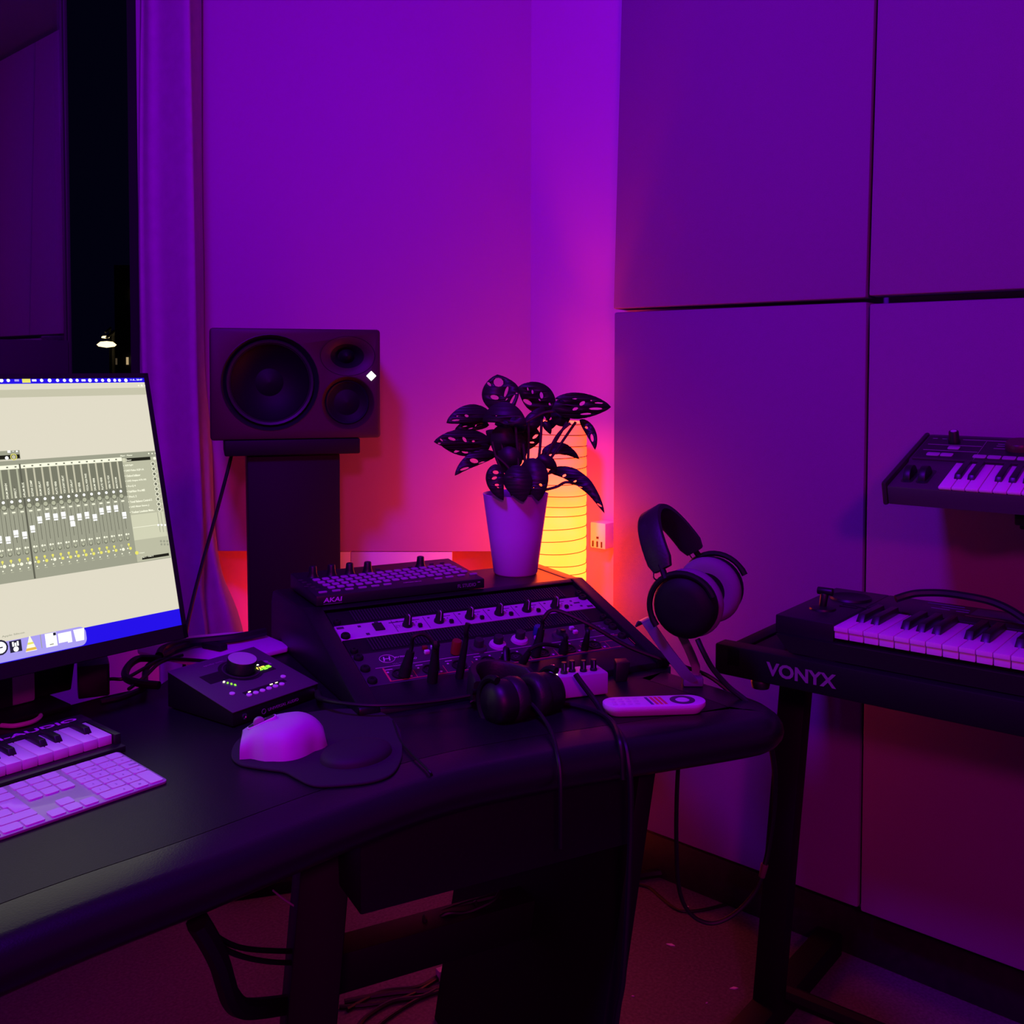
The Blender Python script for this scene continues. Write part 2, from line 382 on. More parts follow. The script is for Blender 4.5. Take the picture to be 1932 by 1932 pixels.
bl = bpy.data.lights.new('bulb', 'POINT'); bl.energy = 18; bl.color = (1, .05, .004); bl.shadow_soft_size = .02
bo = bpy.data.objects.new('lamp_bulb', bl); C.objects.link(bo); bo.location = (lc.x, lc.y, .78)
ul = bpy.data.lights.new('added_red_fill', 'POINT'); ul.energy = 4; ul.color = (1, .03, .004); ul.shadow_soft_size = .03  # red fill light without a fixture, added for the glow behind the boards
uo = bpy.data.objects.new('red_fill_behind_boards', ul); C.objects.link(uo); uo.location = (-.47, 2.85, .46)
# curtain
rows = []
CUR = {-150: [(268, 2.36), (291, 2.41), (352, 2.33), (357, 2.40), (371, 2.45), (380, 2.50)],
       0: [(267, 2.36), (291, 2.41), (353, 2.33), (358, 2.40), (371, 2.45), (380, 2.50)],
       300: [(264, 2.36), (292, 2.40), (359, 2.33), (364, 2.40), (375, 2.46), (381, 2.51)],
       500: [(265, 2.36), (296, 2.40), (363, 2.33), (368, 2.40), (379, 2.47), (384, 2.51)],
       700: [(269, 2.36), (302, 2.40), (366, 2.33), (374, 2.41), (382, 2.47), (387, 2.52)],
       850: [(276, 2.36), (308, 2.40), (372, 2.33), (378, 2.40), (394, 2.44), (400, 2.52)],
       1000: [(286, 2.36), (318, 2.40), (379, 2.33), (384, 2.40), (400, 2.42), (405, 2.50)],
       1100: [(295, 2.36), (325, 2.40), (376, 2.32), (386, 2.40), (414, 2.40), (420, 2.49)],
       1200: [(302, 2.35), (332, 2.40), (388, 2.31), (395, 2.40), (438, 2.38), (456, 2.48)],
       1420: [(306, 2.35), (338, 2.40), (396, 2.31), (404, 2.40), (470, 2.38), (500, 2.48)]}
for y in sorted(CUR):
    zz = aty(330, y, 2.49).z; line = []
    for k_, (x, Y) in enumerate([(CUR[y][0][0] - 3, 2.47)] + CUR[y]):  # added left column closes the gap to the wall, blocking red light
        p = aty(x, y, Y + .125); line.append(V((p.x, p.y, zz)))
    rows.append(line)
rows2 = []
cols = [crv([r[i] for r in rows], 5) for i in range(7)]
for j in range(len(cols[0])): rows2.append(crv([c[j] for c in cols], 5))
m = MB(); m.grid(rows2)
tag(m.build('curtain', CURT, smooth=80), 'long pale curtain hanging between the dark window and the corner wall', 'curtain')

# ------------------------------------------------------------------ loudspeaker on its stand
SY = R(16.7); sp0 = aty(397, 832, 2.27)
Ms = yaw(sp0, SY)
t = thing('studio_monitor_speaker', 'black three-way studio loudspeaker lying sideways on the pillar stand', 'speaker', Ms)
m = MB(); m.span((0, 0, 0), (.383, .185, .253)); cab = m.build('cabinet', SPK, t, bevel=.007)
Rx = MX.Rotation(pi / 2, 4, 'X')
def wc(x, z, prof, sx=1, sy=1, n=40):
    q = MB(); q.lathe(prof, n, T(x, 0, z) @ Rx, sx=sx, sy=sy); o = q.build('c', BLK); o.matrix_world = Ms; return o
WX, WZ, TX, TZ, MX_, MZ_ = .132, .130, .307, .191, .307, .083
cut(cab, [wc(WX, WZ, [(.098, -.06), (.098, -.02), (.110, .003)]), wc(TX, TZ, [(.018, -.03), (.03, -.014), (.062, .003)], 1.05, .76), wc(MX_, MZ_, [(.05, -.04), (.05, -.015), (.062, .003)])])
def drv(name, x, z, prof, mm, sx=1, sy=1, par=t):
    q = MB(); q.lathe(prof, 40, T(x, 0, z) @ Rx, sx=sx, sy=sy, caps=False); return q.build(name, mm, par, smooth=35)
wf = drv('woofer', WX, WZ, [(.0975, -.012), (.094, -.008), (.088, -.009), (.084, -.016), (.05, -.040), (.032, -.045), (.022, -.040), (0, -.036)], CONE)
drv('woofer_surround', WX, WZ, [(.099, -.014), (.0965, -.004), (.091, -.006), (.088, -.012)], CONE2)
drv('woofer_ring', WX, WZ, [(.1098, .0012), (.1085, .0016), (.0985, -.018), (.0978, -.019)], CONE2)
drv('tweeter_waveguide', TX, TZ, [(.0605, .0006), (.030, -.0135), (.019, -.028)], CONE, 1.05, .76)  # liner darker than the cabinet; the recess shade is put into its colour
drv('midrange_ring', MX_, MZ_, [(.0612, .0008), (.0505, -.0145)], CONE2)
drv('tweeter', TX, TZ, [(.019, -.026), (.013, -.020), (.008, -.013), (0, -.010)], CONE)
drv('midrange', MX_, MZ_, [(.051, -.02), (.048, -.013), (.043, -.016), (.03, -.021), (.015, -.017), (0, -.014)], CONE)
drv('midrange_surround', MX_, MZ_, [(.0515, -.016), (.049, -.010), (.045, -.015)], CONE2)
m = MB(); m.box((0, 0, 0), (.0165, .002, .0165), T(.361, -.001, .145) @ MX.Rotation(pi / 4, 4, 'Y')); m.build('logo_light', LEDW, t, bevel=.002)
t = thing('speaker_stand', 'black pillar speaker stand with flat top plate and wide column', 'stand', Ms)
m = MB(); m.span((.030, .0, -.036), (.335, .18, 0)); m.build('top_plate', BLKM, t, bevel=.004)
zf = -sp0.z
m = MB(); m.prism([(.088, .03), (.292, .03), (.292, .15), (.088, .15)], zf + .03, -.036, top=[(.080, .02), (.290, .02), (.290, .15), (.080, .15)]); m.build('column', BLKM, t, bevel=.003)
m = MB(); m.span((.02, -.03, zf), (.36, .17, zf + .03)); m.build('base_plate', BLKM, t, bevel=.004)
pts = [aty(437, 858, 2.36), aty(425, 905, 2.33), aty(405, 980, 2.25), aty(380, 1070, 2.15), aty(362, 1140, 2.08), aty(350, 1200, 2.02), aty(348, 1260, 2.0), aty(345, 1330, 2.0)]
m = MB(); m.tube(crv(pts, 5), .0042, 8); tag(m.build('speaker_cable', CABLE), 'black cable dropping from the loudspeaker past the curtain', 'cable')

# ------------------------------------------------------------------ studio desk
path = crv([(-.714, .582, 0), (-.4549, .8868, 0), (-.3175, 1.0237, 0), (-.1977, 1.1499, 0), (-.0894, 1.2478, 0), (.0243, 1.3112, 0), (.1704, 1.3729, 0), (.3217, 1.4333, 0), (.366, 1.462, 0), (.371, 1.497, 0), (.345, 1.547, 0), (.2495, 1.6627, 0)], 6)
def outw(P, i):
    t = (P[min(i + 1, len(P) - 1)] - P[max(i - 1, 0)]).normalized(); return V((t.y, -t.x, 0))
desk = thing('studio_desk', 'large black studio desk with padded front edge and raised rack wing', 'desk', T(0, 0, 0))
prof = [(-.05, 0), (0, 0), (.010, -.0025), (.019, -.009), (.0255, -.018), (.0275, -.0275), (.0255, -.037), (.019, -.046), (.010, -.0525), (0, -.055), (-.05, -.055)]
m = MB(); rows = []
for i, p in enumerate(path): rows.append([p + outw(path, i) * a + V((0, 0, DZ + b)) for a, b in prof])
m.grid(rows, closed=True); m.add(rows[0], [tuple(range(len(prof)))]); m.add(rows[-1], [tuple(range(len(prof) - 1, -1, -1))])
m.build('padded_armrest', PAD, desk, smooth=50)
inner = [(p + outw(path, i) * -.0515) for i, p in enumerate(path)]
inner = [p for p in inner if not (p.x > .30 and p.y > 1.50)] if False else inner
poly = [(p.x, p.y) for p in inner[:-1]] + [(.2495, 1.664), (.268, 1.694), (.18, 1.86), (.068, 2.062), (-.20, 1.93), (-.40, 1.875), (-.53, 1.80), (-.555, 1.595), (-.62, 1.5365), (-1.10, .972), (-.76, .545)]
m = MB(); m.prism(poly, DZ - .035, DZ); m.build('desktop', DESK, desk, bevel=.0012, seg=1)
# rack wing (turret)
RT = .30; RB = V((-.2723, 1.6177, .769)); RE = WN * cos(RT) + V((0, 0, sin(RT))); RNN = WW.cross(RE)
Mk = frame(RB, WW, RE)
def rk(x, y): p = onp(x, y, RB, RNN) - RB; return p.dot(WW), p.dot(RE)
ey = lambda e, n=0: (e * cos(RT) - n * sin(RT), RB.z + e * sin(RT) + n * cos(RT))
Mc = frame(V((RB.x, RB.y, 0)), WN, (0, 0, 1))
side = [ey(-.19, .006), ey(.100, .006), (.115, .8015), (.27, .8015), (.292, .795), (.302, .775), (.305, DZ), (-.185, DZ)]
for a, b in ((-.036, -.0035), (.4865, .512)):
    m = MB(); m.prism(side, a, b, Mc); m.build('rack_side_panel', DESK, desk, bevel=.003)
m = MB(); m.prism([ey(.0905, .004), ey(.103, .004), (.115, .8005), (.27, .8005), (.29, .794), (.29, .782), (.11, .784)], -.0035, .4865, Mc); m.build('rack_top', DESK, desk, bevel=.0015)
m = MB(); m.prism([(.285, DZ), (.30, DZ), (.30, .782), (.285, .782)], -.0035, .4865, Mc); m.build('rack_back', DESK, desk)
m = MB(); m.prism([ey(-.19, .002), ey(-.1345, .002), ey(-.1345, -.02), (-.185, DZ)], -.0035, .4865, Mc); m.build('rack_front_rail', DESK, desk, bevel=.0015)
# under the desk: apron box, beam, slanted legs
def wbox(mb, p, q, z0, z1, dep, drop=0):        # box along p-q, going dep away from the user
    d = (V(q) - V(p)).normalized(); n = V((-d.y, d.x, 0)); a, b = V(p), V(q)
    mb.prism([(a.x, a.y), (b.x, b.y), (b.x + n.x * dep, b.y + n.y * dep), (a.x + n.x * dep, a.y + n.y * dep)], z0, z1)
m = MB(); wbox(m, (-.185, 1.2235, 0), (.165, 1.412, 0), .535, .668, .34); m.build('apron_box', DESK, desk, bevel=.003)
m = MB(); wbox(m, (-.275, 1.449, 0), (.085, 1.64, 0), .285, .345, .055); m.build('cross_beam', BLKM, desk, bevel=.002)
def leg(px_top, px_bot, D, zt, wd, dep, ang):
    a = aty(px_top[0], px_top[1], D); b = aty(px_bot[0], px_bot[1], D - .02)
    d = V((cos(ang), sin(ang), 0)); n = V((-sin(ang), cos(ang), 0)); k = b.z / (a.z - b.z); g = b + (b - a) * k
    q = MB()
    top = [(a.x, a.y), (a.x + d.x * wd, a.y + d.y * wd), (a.x + d.x * wd + n.x * dep, a.y + d.y * wd + n.y * dep), (a.x + n.x * dep, a.y + n.y * dep)]
    s = V((g.x - a.x, g.y - a.y, 0)); bot = [(x + s.x, y + s.y) for x, y in top]
    q.prism(bot, 0, zt, top=top); return q
leg((582, 1700), (560, 1896), 1.30, .668, .064, .42, R(11)).build('leg', BLKM, desk, bevel=.003)
leg((1213, 1469), (1150, 1877), 1.44, .660, .030, .50, R(28)).build('leg', BLKM, desk, bevel=.003)
m = MB(); wbox(m, (-1.0, .86, 0), (-.955, .91, 0), 0, .668, .35); m.build('leg', BLKM, desk, bevel=.003)

# ------------------------------------------------------------------ rack gear
def plate(name, lab, cat, e0, e1, mm, ears=True):
    t = thing(name, lab, cat, Mk)
    q = MB(); q.span((.0, e0 + .0006, -.03), (.4826, e1 - .0006, 0)); q.build('faceplate', mm, t, bevel=.0006, seg=1)
    return t
def screws(t, pts, mm=BLKM, r=.0062):
    base = None
    for w_, e_ in pts:
        if base is None:
            q = MB(); q.lathe([(r, 0), (r, .004), (r * .8, .006), (r * .35, .006), (r * .3, .0045), (0, .0045)], 14); base = q.build('rack_screw', mm, t, M=T(w_, e_, 0))
        else: dup(base, T(w_, e_, 0), t)
U = .04445
for e0, lab in ((U, 'black slotted vent panel at the top of the rack, half under the pad controller'), (-U, 'black slotted vent panel between the silver unit and the dark preamp')):
    t = plate('vent_panel', lab, 'rack panel', e0, e0 + U, BLKM)
    q = MB()
    for i in range(78): q.box((.040 + i * .00525, e0 + U / 2, .0008), (.0021, U * .80, .0018))
    tag(q.build('vent_fins', DGREY, t), kind='stuff')
    screws(t, [(.008, e0 + .008), (.475, e0 + .008)])
t = plate('headphone_amplifier', 'silver rack unit with six black pointer knobs in a row', 'rack unit', 0, U, SILV)
kp = [(767, 1178), (826, 1170), (882.5, 1161), (937.6, 1154), (989.4, 1147.5), (1041.8, 1140)]
kbase = None
for x, y in kp:
    w_, e_ = rk(x, y); e_ = .0195
    if kbase is None:
        q = MB(); q.lathe([(.0088, 0), (.0088, .003), (.0072, .006), (.0058, .019), (.005, .0205), (0, .0205)], 20); kbase = q.build('knob', BLK, t, M=T(w_, e_, 0))
        q = MB(); q.box((0, -.0073, .0125), (.0012, .0012, .015), T(0, -.0002, 0) @ MX.Rotation(-.09, 4, 'X')); q.box((0, -.0025, .0208), (.0012, .006, .0008)); ptr = q.build('pointer', WHITEP, kbase)
    else:
        k = dup(kbase, T(w_, e_, 0) @ MX.Rotation(random.uniform(-.25, .25), 4, 'Z'), t); dup(ptr, MX.Identity(4), k)
bb = None
for x, y in kp:
    w_, e_ = rk(x, y)
    if bb is None:
        q = MB(); q.box((0, 0, .003), (.0065, .0065, .006)); bb = q.build('button', BLK, t, bevel=.0008, M=T(w_ + .0195, .011, 0))
    else: dup(bb, T(w_ + .0195, .011, 0), t)
q = MB()
for x, y in kp:
    w_, e_ = rk(x, y)
    q.box((w_ + .012, .026, .0002), (.0028, .0028, .0006)); q.box((w_ + .019, .027, .0002), (.0018, .0018, .0006)); q.box((w_ + .016, .034, .0002), (.022, .0012, .0005))
    q.box((w_ - .022, .022, .0002), (.0008, .036, .0005)); q.box((w_ - .013, .035, .0002), (.004, .003, .0005))
q.box((.115, .034, .0002), (.046, .0022, .0005)); q.box((.447, .032, .0002), (.004, .004, .0005)); q.box((.44, .018, .0002), (.004, .004, .0005)); q.box((.458, .012, .0002), (.0045, .0045, .0005)); q.box((.455, .024, .0002), (.012, .004, .0005))
q.box((.0405, .0345, .0002), (.0052, .0052, .0005)); q.box((.047, .009, .0002), (.006, .006, .0005)); q.box((.072, .0415, .0002), (.007, .004, .0006))
q.box((.0085, .0365, .0002), (.012, .006, .0006)); q.box((.474, .0075, .0002), (.012, .006, .0006)); q.build('front_print', DARKP, t)
q = MB(); q.box((.071, .0255, .0012), (.017, .022, .0024)); q.build('power_switch', BLK, t, bevel=.0008)
text('ZTL-H6Q', mat('silver_print_text', (.25, .25, .27), .6), t, T(.098, .015, .0002), .008, .036)
screws(t, [(.0085, .0085), (.475, .037)], r=.0078)
t = plate('preamp', 'dark rack preamp with large skirted knobs and a row of round sockets', 'rack unit', -3 * U, -U, mat('dark_blue_grey_faceplate', (.045, .042, .052), .45))
EB = -3 * U
text('H', WHITEP, t, T(.0445, -.0735, .0002), .0115, .014, shear=.2)
q = MB(); q.tube([(.052 + .0125 * cos(a * pi / 14), -.068 + .0105 * sin(a * pi / 14), .0004) for a in range(29)], .0005, 4); q.build('logo_ring', WHITEP, t)
text('eritage', WHITEP, t, T(.065, -.0705, .0002), .006, .028, shear=.2); text('AUDIO', WHITEP, t, T(.079, -.079, .0002), .0048, .020, shear=.2)
text('HA-T2 ELITE', GREYT, t, T(.056, -.0855, .0002), .0032, .034); text('TUBE PREAMPLIFIER', GREYT, t, T(.056, -.091, .0002), .0026, .036)
text('ELITE', GREYT, t, T(.432, -.062, .0002), .0052, .024); text('SERIES', GREYT, t, T(.432, -.071, .0002), .0052, .028)
def kn(name, x, y, r, h, mm, skirt=None, lab=None, tip=None, el=.004):
    w_, e_ = rk(x, y)
    q = MB(); q.lathe([(r, .002), (r * .96, h * .9), (r * .85, h), (0, h)], 20); o = q.build(name, mm, t, M=T(w_, e_, 0))
    if lab: o['label'] = lab
    q = MB(); q.box((r * .75, 0, h * .5), (r * .5, .0012, h * .95)); q.build('pointer', GREYT, o)
    if skirt:
        q = MB(); q.lathe([(r * 1.75, 0), (r * 1.6, .004), (r * 1.05, .006), (r, .006)], 24); q.build('skirt', skirt, o)
kn('knob', 859, 1233, .0085, .024, RED, None, 'tall red knob'); kn('knob', 902, 1224, .0085, .018, DGREY, DGREY2); kn('knob', 939, 1217.5, .0085, .018, DGREY, SILV); kn('knob', 980, 1208.5, .0085, .018, DGREY, SILV)
kn('knob', 1014, 1199, .0085, .018, BLUE, None, 'blue knob'); kn('knob', 1057, 1201, .0085, .014, DGREY, DGREY2)
for x, y, mm in ((801, 1225, RED), (805, 1233, WHT), (817, 1224, WHT), (1078, 1188, WHT), (1085, 1195, WHT), (1114, 1187, RED), (1012, 1206, WHT)):
    w_, e_ = rk(x, y); q = MB(); q.box((0, 0, .003), (.0085, .006, .006)); q.build('push_button', mm, t, bevel=.001, M=T(w_, e_, 0))
pitch = .0505; x0 = .056
q = MB(); EZ = EB + .006
q.box((.0365, EB + .0235, .0002), (.0026, .036, .0006)); q.box((.245, EB + .0055, .0002), (.42, .0012, .0006))
for k in range(9): q.box((x0 + .0245 + pitch * k, EB + .016, .0002), (.0007, .02, .0005))
q.box((.437, EB + .026, .0002), (.034, .0009, .0005)); q.box((.420, EB + .016, .0002), (.0009, .02, .0005)); q.box((.462, EB + .04, .0002), (.03, .0009, .0005)); q.build('red_section_lines', REDLINE, t)
q = MB(); q.box((.245, EB + .044, .0002), (.44, .0007, .0004))
for k in range(8):
    cx = x0 + pitch * k
    q.box((cx - .012, EB + .036, .0002), (.012, .0014, .0004)); q.box((cx + .010, EB + .034, .0002), (.003, .003, .0005)); q.box((cx - .016, EB + .029, .0002), (.003, .003, .0006)); q.box((cx + .016, EB + .011, .0002), (.0035, .0035, .0008))
q.build('socket_print', WHITEP, t)
sb = None
for k in range(8):
    if sb is None:
        q = MB(); q.lathe([(.0125, 0), (.0125, .0025), (.0105, .0025), (.0100, .0008), (0, .0008)], 24); sb = q.build('socket', BLK, t, M=T(x0 + pitch * k, EB + .0195, 0))
        q = MB(); q.lathe([(.0042, .0008), (.0042, .0014), (.002, .0014)], 12, caps=False)
        for a in (0, 2.1, 4.2): q.cyl((.0055 * cos(a), .0055 * sin(a), .0008), (.0055 * cos(a), .0055 * sin(a), .0022), .0012, n=6)
        si = q.build('contacts', DGREY2, sb)
    else: o = dup(sb, T(x0 + pitch * k, EB + .0195, 0), t); dup(si, MX.Identity(4), o)
screws(t, [(.0085, -U - .012), (.0085, -2 * U), (.0085, EB + .012), (.474, -U - .010), (.474, -U - .026), (.474, -2 * U - .012)], BLKR, .0078)
# jack plugs and their short leads standing in the preamp
def lw(x, y, n=0): a, e = rk(x, y); return Mk @ V((a, e, n))
def plug(lab, base, pts, r=.0075, ln=.045, rc=.0032, mm=BLKR, lean=(0, 0, 1), cat='plug'):
    a, e = rk(*base); t = thing('jack_plug', lab, cat, Mk @ T(a, e, .001))
    d = V(lean).normalized()
    q = MB(); q.cyl((0, 0, 0), d * ln * .4, r * 1.1, r * 1.1, 14); q.cyl(d * ln * .4, d * ln, r, r * .75, 14); q.build('plug_body', mm, t)
    p0 = d * ln; loc = [V(p0 - d * .004), V(p0 + d * .008)] + [V(p) for p in pts]
    q = MB(); q.tube(crv(loc, 5), rc, 7); q.build('lead', CABLE, t)
plug('black plug at the left of the preamp with its lead arching right', (762, 1277), [(.012, .010, .062), (.03, .008, .064), (.045, -.004, .045), (.05, -.012, .010)], .0085, .040, .0034, lean=(.25, .2, 1))
plug('upright black plug with a red tip in the second socket of the preamp', (815, 1288), [(0, .003, .062), (0, .006, .068)], .0075, .052, .006, lean=(.05, .15, 1))
plug('tall black plug beside the red knob of the preamp', (866, 1280), [(.006, .01, .075), (.009, .012, .088)], .006, .058, .0045, lean=(.12, .15, 1))
plug('black plug beside the blue knob of the preamp', (1010, 1238), [(.010, .01, .062), (.03, .01, .075), (.075, -.03, .065), (.13, -.07, .040), (.19, -.11, .026), (.235, -.15, .020), (.262, -.185, .004)], .0075, .046, .0034, lean=(.2, .2, 1))
plug('short black plug low in the middle of the preamp, its lead falling forward', (948, 1258), [(-.012, -.02, .045), (-.02, -.05, .02), (-.02, -.075, .004)], .009, .026, .0038, lean=(0, -.3, 1))
plug('short black plug right of the one falling forward in the preamp', (985, 1252), [(.03, -.006, .034), (.06, -.006, .026)], .006, .024, .0034, lean=(.3, -.2, 1))
plug('short black plug under the right knob of the preamp', (1062, 1232), [(.0, .01, .03), (.0, .012, .036)], .0075, .022, .004)
plug('small black plug near the right end of the preamp', (1103, 1226), [(.004, .01, .034), (.004, .012, .04)], .006, .026, .004)

# ------------------------------------------------------------------ pad controller on the rack
a0 = onz(597, 1144, .805)
t = thing('pad_controller', 'black pad controller with rows of grey pads on top of the rack', 'controller', yaw((a0.x, a0.y, .8012), WA))
AW, AD, HF, HB = .316, .160, .0205, .031
m = MB(); m.add([(0, 0, .003), (AW, 0, .003), (AW, AD, .003), (0, AD, .003), (0, 0, HF), (AW, 0, HF), (AW, AD, HB), (0, AD, HB)], [(3, 2, 1, 0), (4, 5, 6, 7), (0, 1, 5, 4), (1, 2, 6, 5), (2, 3, 7, 6), (3, 0, 4, 7)])
m.build('body', KBODY2, t, bevel=.0022)
m = MB()
for x, y in ((.03, .02), (AW - .03, .02), (.03, AD - .02), (AW - .03, AD - .02)): m.cyl((x, y, 0), (x, y, .004), .008)
m.build('rubber_feet', BLKR, t)
At = T(0, 0, HF) @ MX.Rotation(atan2(HB - HF, AD), 4, 'X'); Aw = t.matrix_world @ At; Ai = Aw.inverted()
def ak(x, y): p = onp(x, y, Aw.translation, Aw.to_3x3() @ V((0, 0, 1))); return (Ai @ p)
c00, c10, c01, c11 = ak(597, 1095), ak(845, 1067), ak(625, 1109.5), ak(875, 1079)
pb = None
for j in range(4):
    for i in range(16):
        u_, v_ = i / 15, j / 3
        p = (c00 * (1 - u_) + c10 * u_) * (1 - v_) + (c01 * (1 - u_) + c11 * u_) * v_
        Mx = At @ T(p.x, p.y, 0)
        if pb is None: q = MB(); q.prism(rrect(.0128, .0122, .003, 2), 0, .0022); pb = q.build('pad', PADK, t, bevel=.0005, seg=1, M=Mx)
        else: dup(pb, Mx, t)
bb = None
for x, y in ((609, 1118), (634.5, 1115), (659, 1112), (684, 1109), (708, 1106), (731, 1103), (827, 1092), (848, 1089), (870, 1086), (893, 1083.5)):
    p = ak(x, y); Mx = At @ T(p.x, p.y, 0)
    if bb is None: q = MB(); q.prism(rrect(.0150, .0062, .002, 2), 0, .0018); bb = q.build('button', GREYP, t, M=Mx)
    else: dup(bb, Mx, t)
bb = None
for x, y in ((567, 1095), (574, 1099), (583, 1103), (578, 1107), (590, 1108), (599, 1112), (720, 1077), (713, 1074), (774, 1070), (814, 1064), (834, 1062)):
    p = ak(x, y); Mx = At @ T(p.x, p.y, 0)
    if bb is None: q = MB(); q.prism(rrect(.0085, .0040, .001, 2), 0, .0010); bb = q.build('small_button', DGREY2, t, M=Mx)
    else: dup(bb, Mx, t)
kb = None
for x, y in ((590, 1088), (625, 1085), (659.5, 1082), (693.5, 1079.5), (793, 1069)):
    p = ak(x, y); Mx = At @ T(p.x, p.y, 0)
    if kb is None: q = MB(); q.lathe([(.0105, 0), (.0092, .002), (.0074, .008), (.0066, .0185), (.0058, .0195), (0, .0195)], 20); kb = q.build('knob', BLK, t, M=Mx)
    else: dup(kb, Mx, t)
Af = frame((0, -.0003, 0), (1, 0, 0), (0, 0, 1))
text('AKAI', WHITEP, t, Af @ T(.012, .0085, 0), .0078, .033, shear=.12, bold=.02)
m = MB(); m.box((.0285, .0058, .0001), (.033, .0006, .0003), Af); m.build('logo_underline', GREYT, t)
text('FL STUDIO', GREYT, t, Af @ T(.262, .0085, 0), .0062, .036)
m = MB(); m.box((.304, .0152, .0001), (.005, .0018, .0003), Af); m.build('logo_mark', GREYT, t)
p = ak(762, 1100); text('PATTERN SONG', WHITEP, t, At @ T(p.x, p.y, .0002), .0022, .034)

# ------------------------------------------------------------------ potted plant
pc = V((.0075, 2.0, .8008))
t = thing('plant_pot', 'white tapered plant pot standing on the rack top', 'pot', T(*pc))
m = MB(); m.lathe([(.0, .0), (.041, .0), (.0435, .003), (.0535, .078), (.0642, .155), (.0648, .158), (.0636, .1585), (.061, .155), (.056, .120), (0, .118)], 40); m.build('pot', POT, t, smooth=50)
m = MB(); m.lathe([(.0585, .139), (.04, .143), (.02, .140), (0, .144)], 24, caps=False); m.build('soil', SOIL, t)
t = thing('swiss_cheese_plant', 'bushy plant with holed dark leaves growing in the white pot', 'plant', T(pc.x, pc.y, pc.z + .14))
K4 = 400 / 1932
def lp(x, y): return (780 + x * K4, 680 + y * K4)
Ti = t.matrix_world.inverted()
def inside(p, P):
    c = False; n = len(P)
    for i in range(n):
        a, b = P[i], P[i - 1]
        if (a[1] > p[1]) != (b[1] > p[1]) and p[0] < (b[0] - a[0]) * (p[1] - a[1]) / (b[1] - a[1]) + a[0]: c = not c
    return c
def leaf(base, ctrl, tip, W, Y0, tilt, holes=(), fold=.10, asym=1.0, bulge=.42, wav=.0):
    b, c, e = V((*base, 0)), V((*ctrl, 0)), V((*tip, 0))
    sp = lambda u: b * (1 - u) ** 2 + c * (2 * u * (1 - u)) + e * u * u
    dv = lambda u: ((c - b) * (1 - u) + (e - c) * u).normalized()
    N = 22; L, Rr = [], []
    for i in range(N + 1):
        u = i / N; w_ = W * .5 * (sin(pi * u ** (math.log(.5) / math.log(bulge))) ** .72 if 0 < u < 1 else 0)
        d = dv(u); n = V((-d.y, d.x, 0)); k = 1 + wav * sin(u * 23)
        L.append(sp(u) + n * w_ * asym * k); Rr.append(sp(u) - n * w_ * (2 - asym) * k)
    out = L + Rr[-2:0:-1]
    cu = bpy.data.curves.new('l', 'CURVE'); cu.dimensions = '2D'; cu.fill_mode = 'BOTH'; cu.extrude = 0
    def spl(P):
        s = cu.splines.new('POLY'); s.points.add(len(P) - 1); s.use_cyclic_u = True
        for q, p in zip(s.points, P): q.co = (p[0], p[1], 0, 1)
    spl(out)
    done = []
    for hx, hy, ra, rb, an in holes:                # a hole stays inside the outline and off the other holes
        an = R(an); k = 1.0
        while k > .25:
            pt = lambda f: [(hx + k * f * (ra * cos(a) * cos(an) - rb * sin(a) * sin(an)), hy + k * f * (ra * cos(a) * sin(an) + rb * sin(a) * cos(an))) for a in [q * pi / 5 for q in range(10)]]
            if all(inside(p, out) for p in pt(1.12)) and all(inside(p, out) for p in [(p[0] + dx, p[1] + dy) for p in pt(1) for dx, dy in ((5, 0), (-5, 0), (0, 5), (0, -5))]) and not any(inside(p, d) for d in done for p in pt(1.15)): break
            k *= .82
        else: continue
        done.append(pt(1.12)); spl(pt(1))
    o = bpy.data.objects.new('l', cu); C.objects.link(o)
    me = bpy.data.meshes.new_from_object(o.evaluated_get(bpy.context.evaluated_depsgraph_get())); bpy.data.objects.remove(o); bpy.data.curves.remove(cu)
    bm = bmesh.new(); bm.from_mesh(me); bmesh.ops.remove_doubles(bm, verts=bm.verts[:], dist=.05)
    bmesh.ops.triangulate(bm, faces=bm.faces[:])
    ln = (e - b).length
    for v in bm.verts:
        best, bu = 1e9, 0
        for i in range(13):
            d2 = (sp(i / 12) - V((v.co.x, v.co.y, 0))).length
            if d2 < best: best, bu = d2, i / 12
        x, y = lp(v.co.x, v.co.y)
        Y = Y0 + (tilt * (bu - .5) * ln + fold * best) * K4 * Y0 / F_PX
        v.co = Ti @ aty(x, y, Y)
    bm.to_mesh(me); bm.free()
    me.materials.clear(); me.materials.append(LEAF)
    for p in me.polygons: p.use_smooth = True
    o = bpy.data.objects.new('leaf', me); C.objects.link(o); o.parent = t
    md = o.modifiers.new('thick', 'SOLIDIFY'); md.thickness = .0009; md.offset = 0
    return o
leaf((880, 520), (780, 330), (765, 128), 345, 2.02, .3, [(775, 200, 46, 42, 20), (740, 337, 40, 22, 15), (776, 418, 34, 17, 5), (690, 216, 24, 12, 45), (846, 285, 52, 14, -72), (900, 362, 56, 11, -63), (850, 355, 14, 6, -50), (940, 300, 9, 6, 0)], asym=1.0, bulge=.56)
leaf((1290, 465), (1150, 330), (955, 240), 270, 2.03, -.4, [(1040, 380, 56, 24, 30), (1167, 318, 32, 16, 80), (1085, 287, 20, 10, 80), (1042, 260, 16, 7, 80), (1150, 360, 14, 6, 50), (1242, 398, 13, 9, 60)], asym=1.0, bulge=.5)
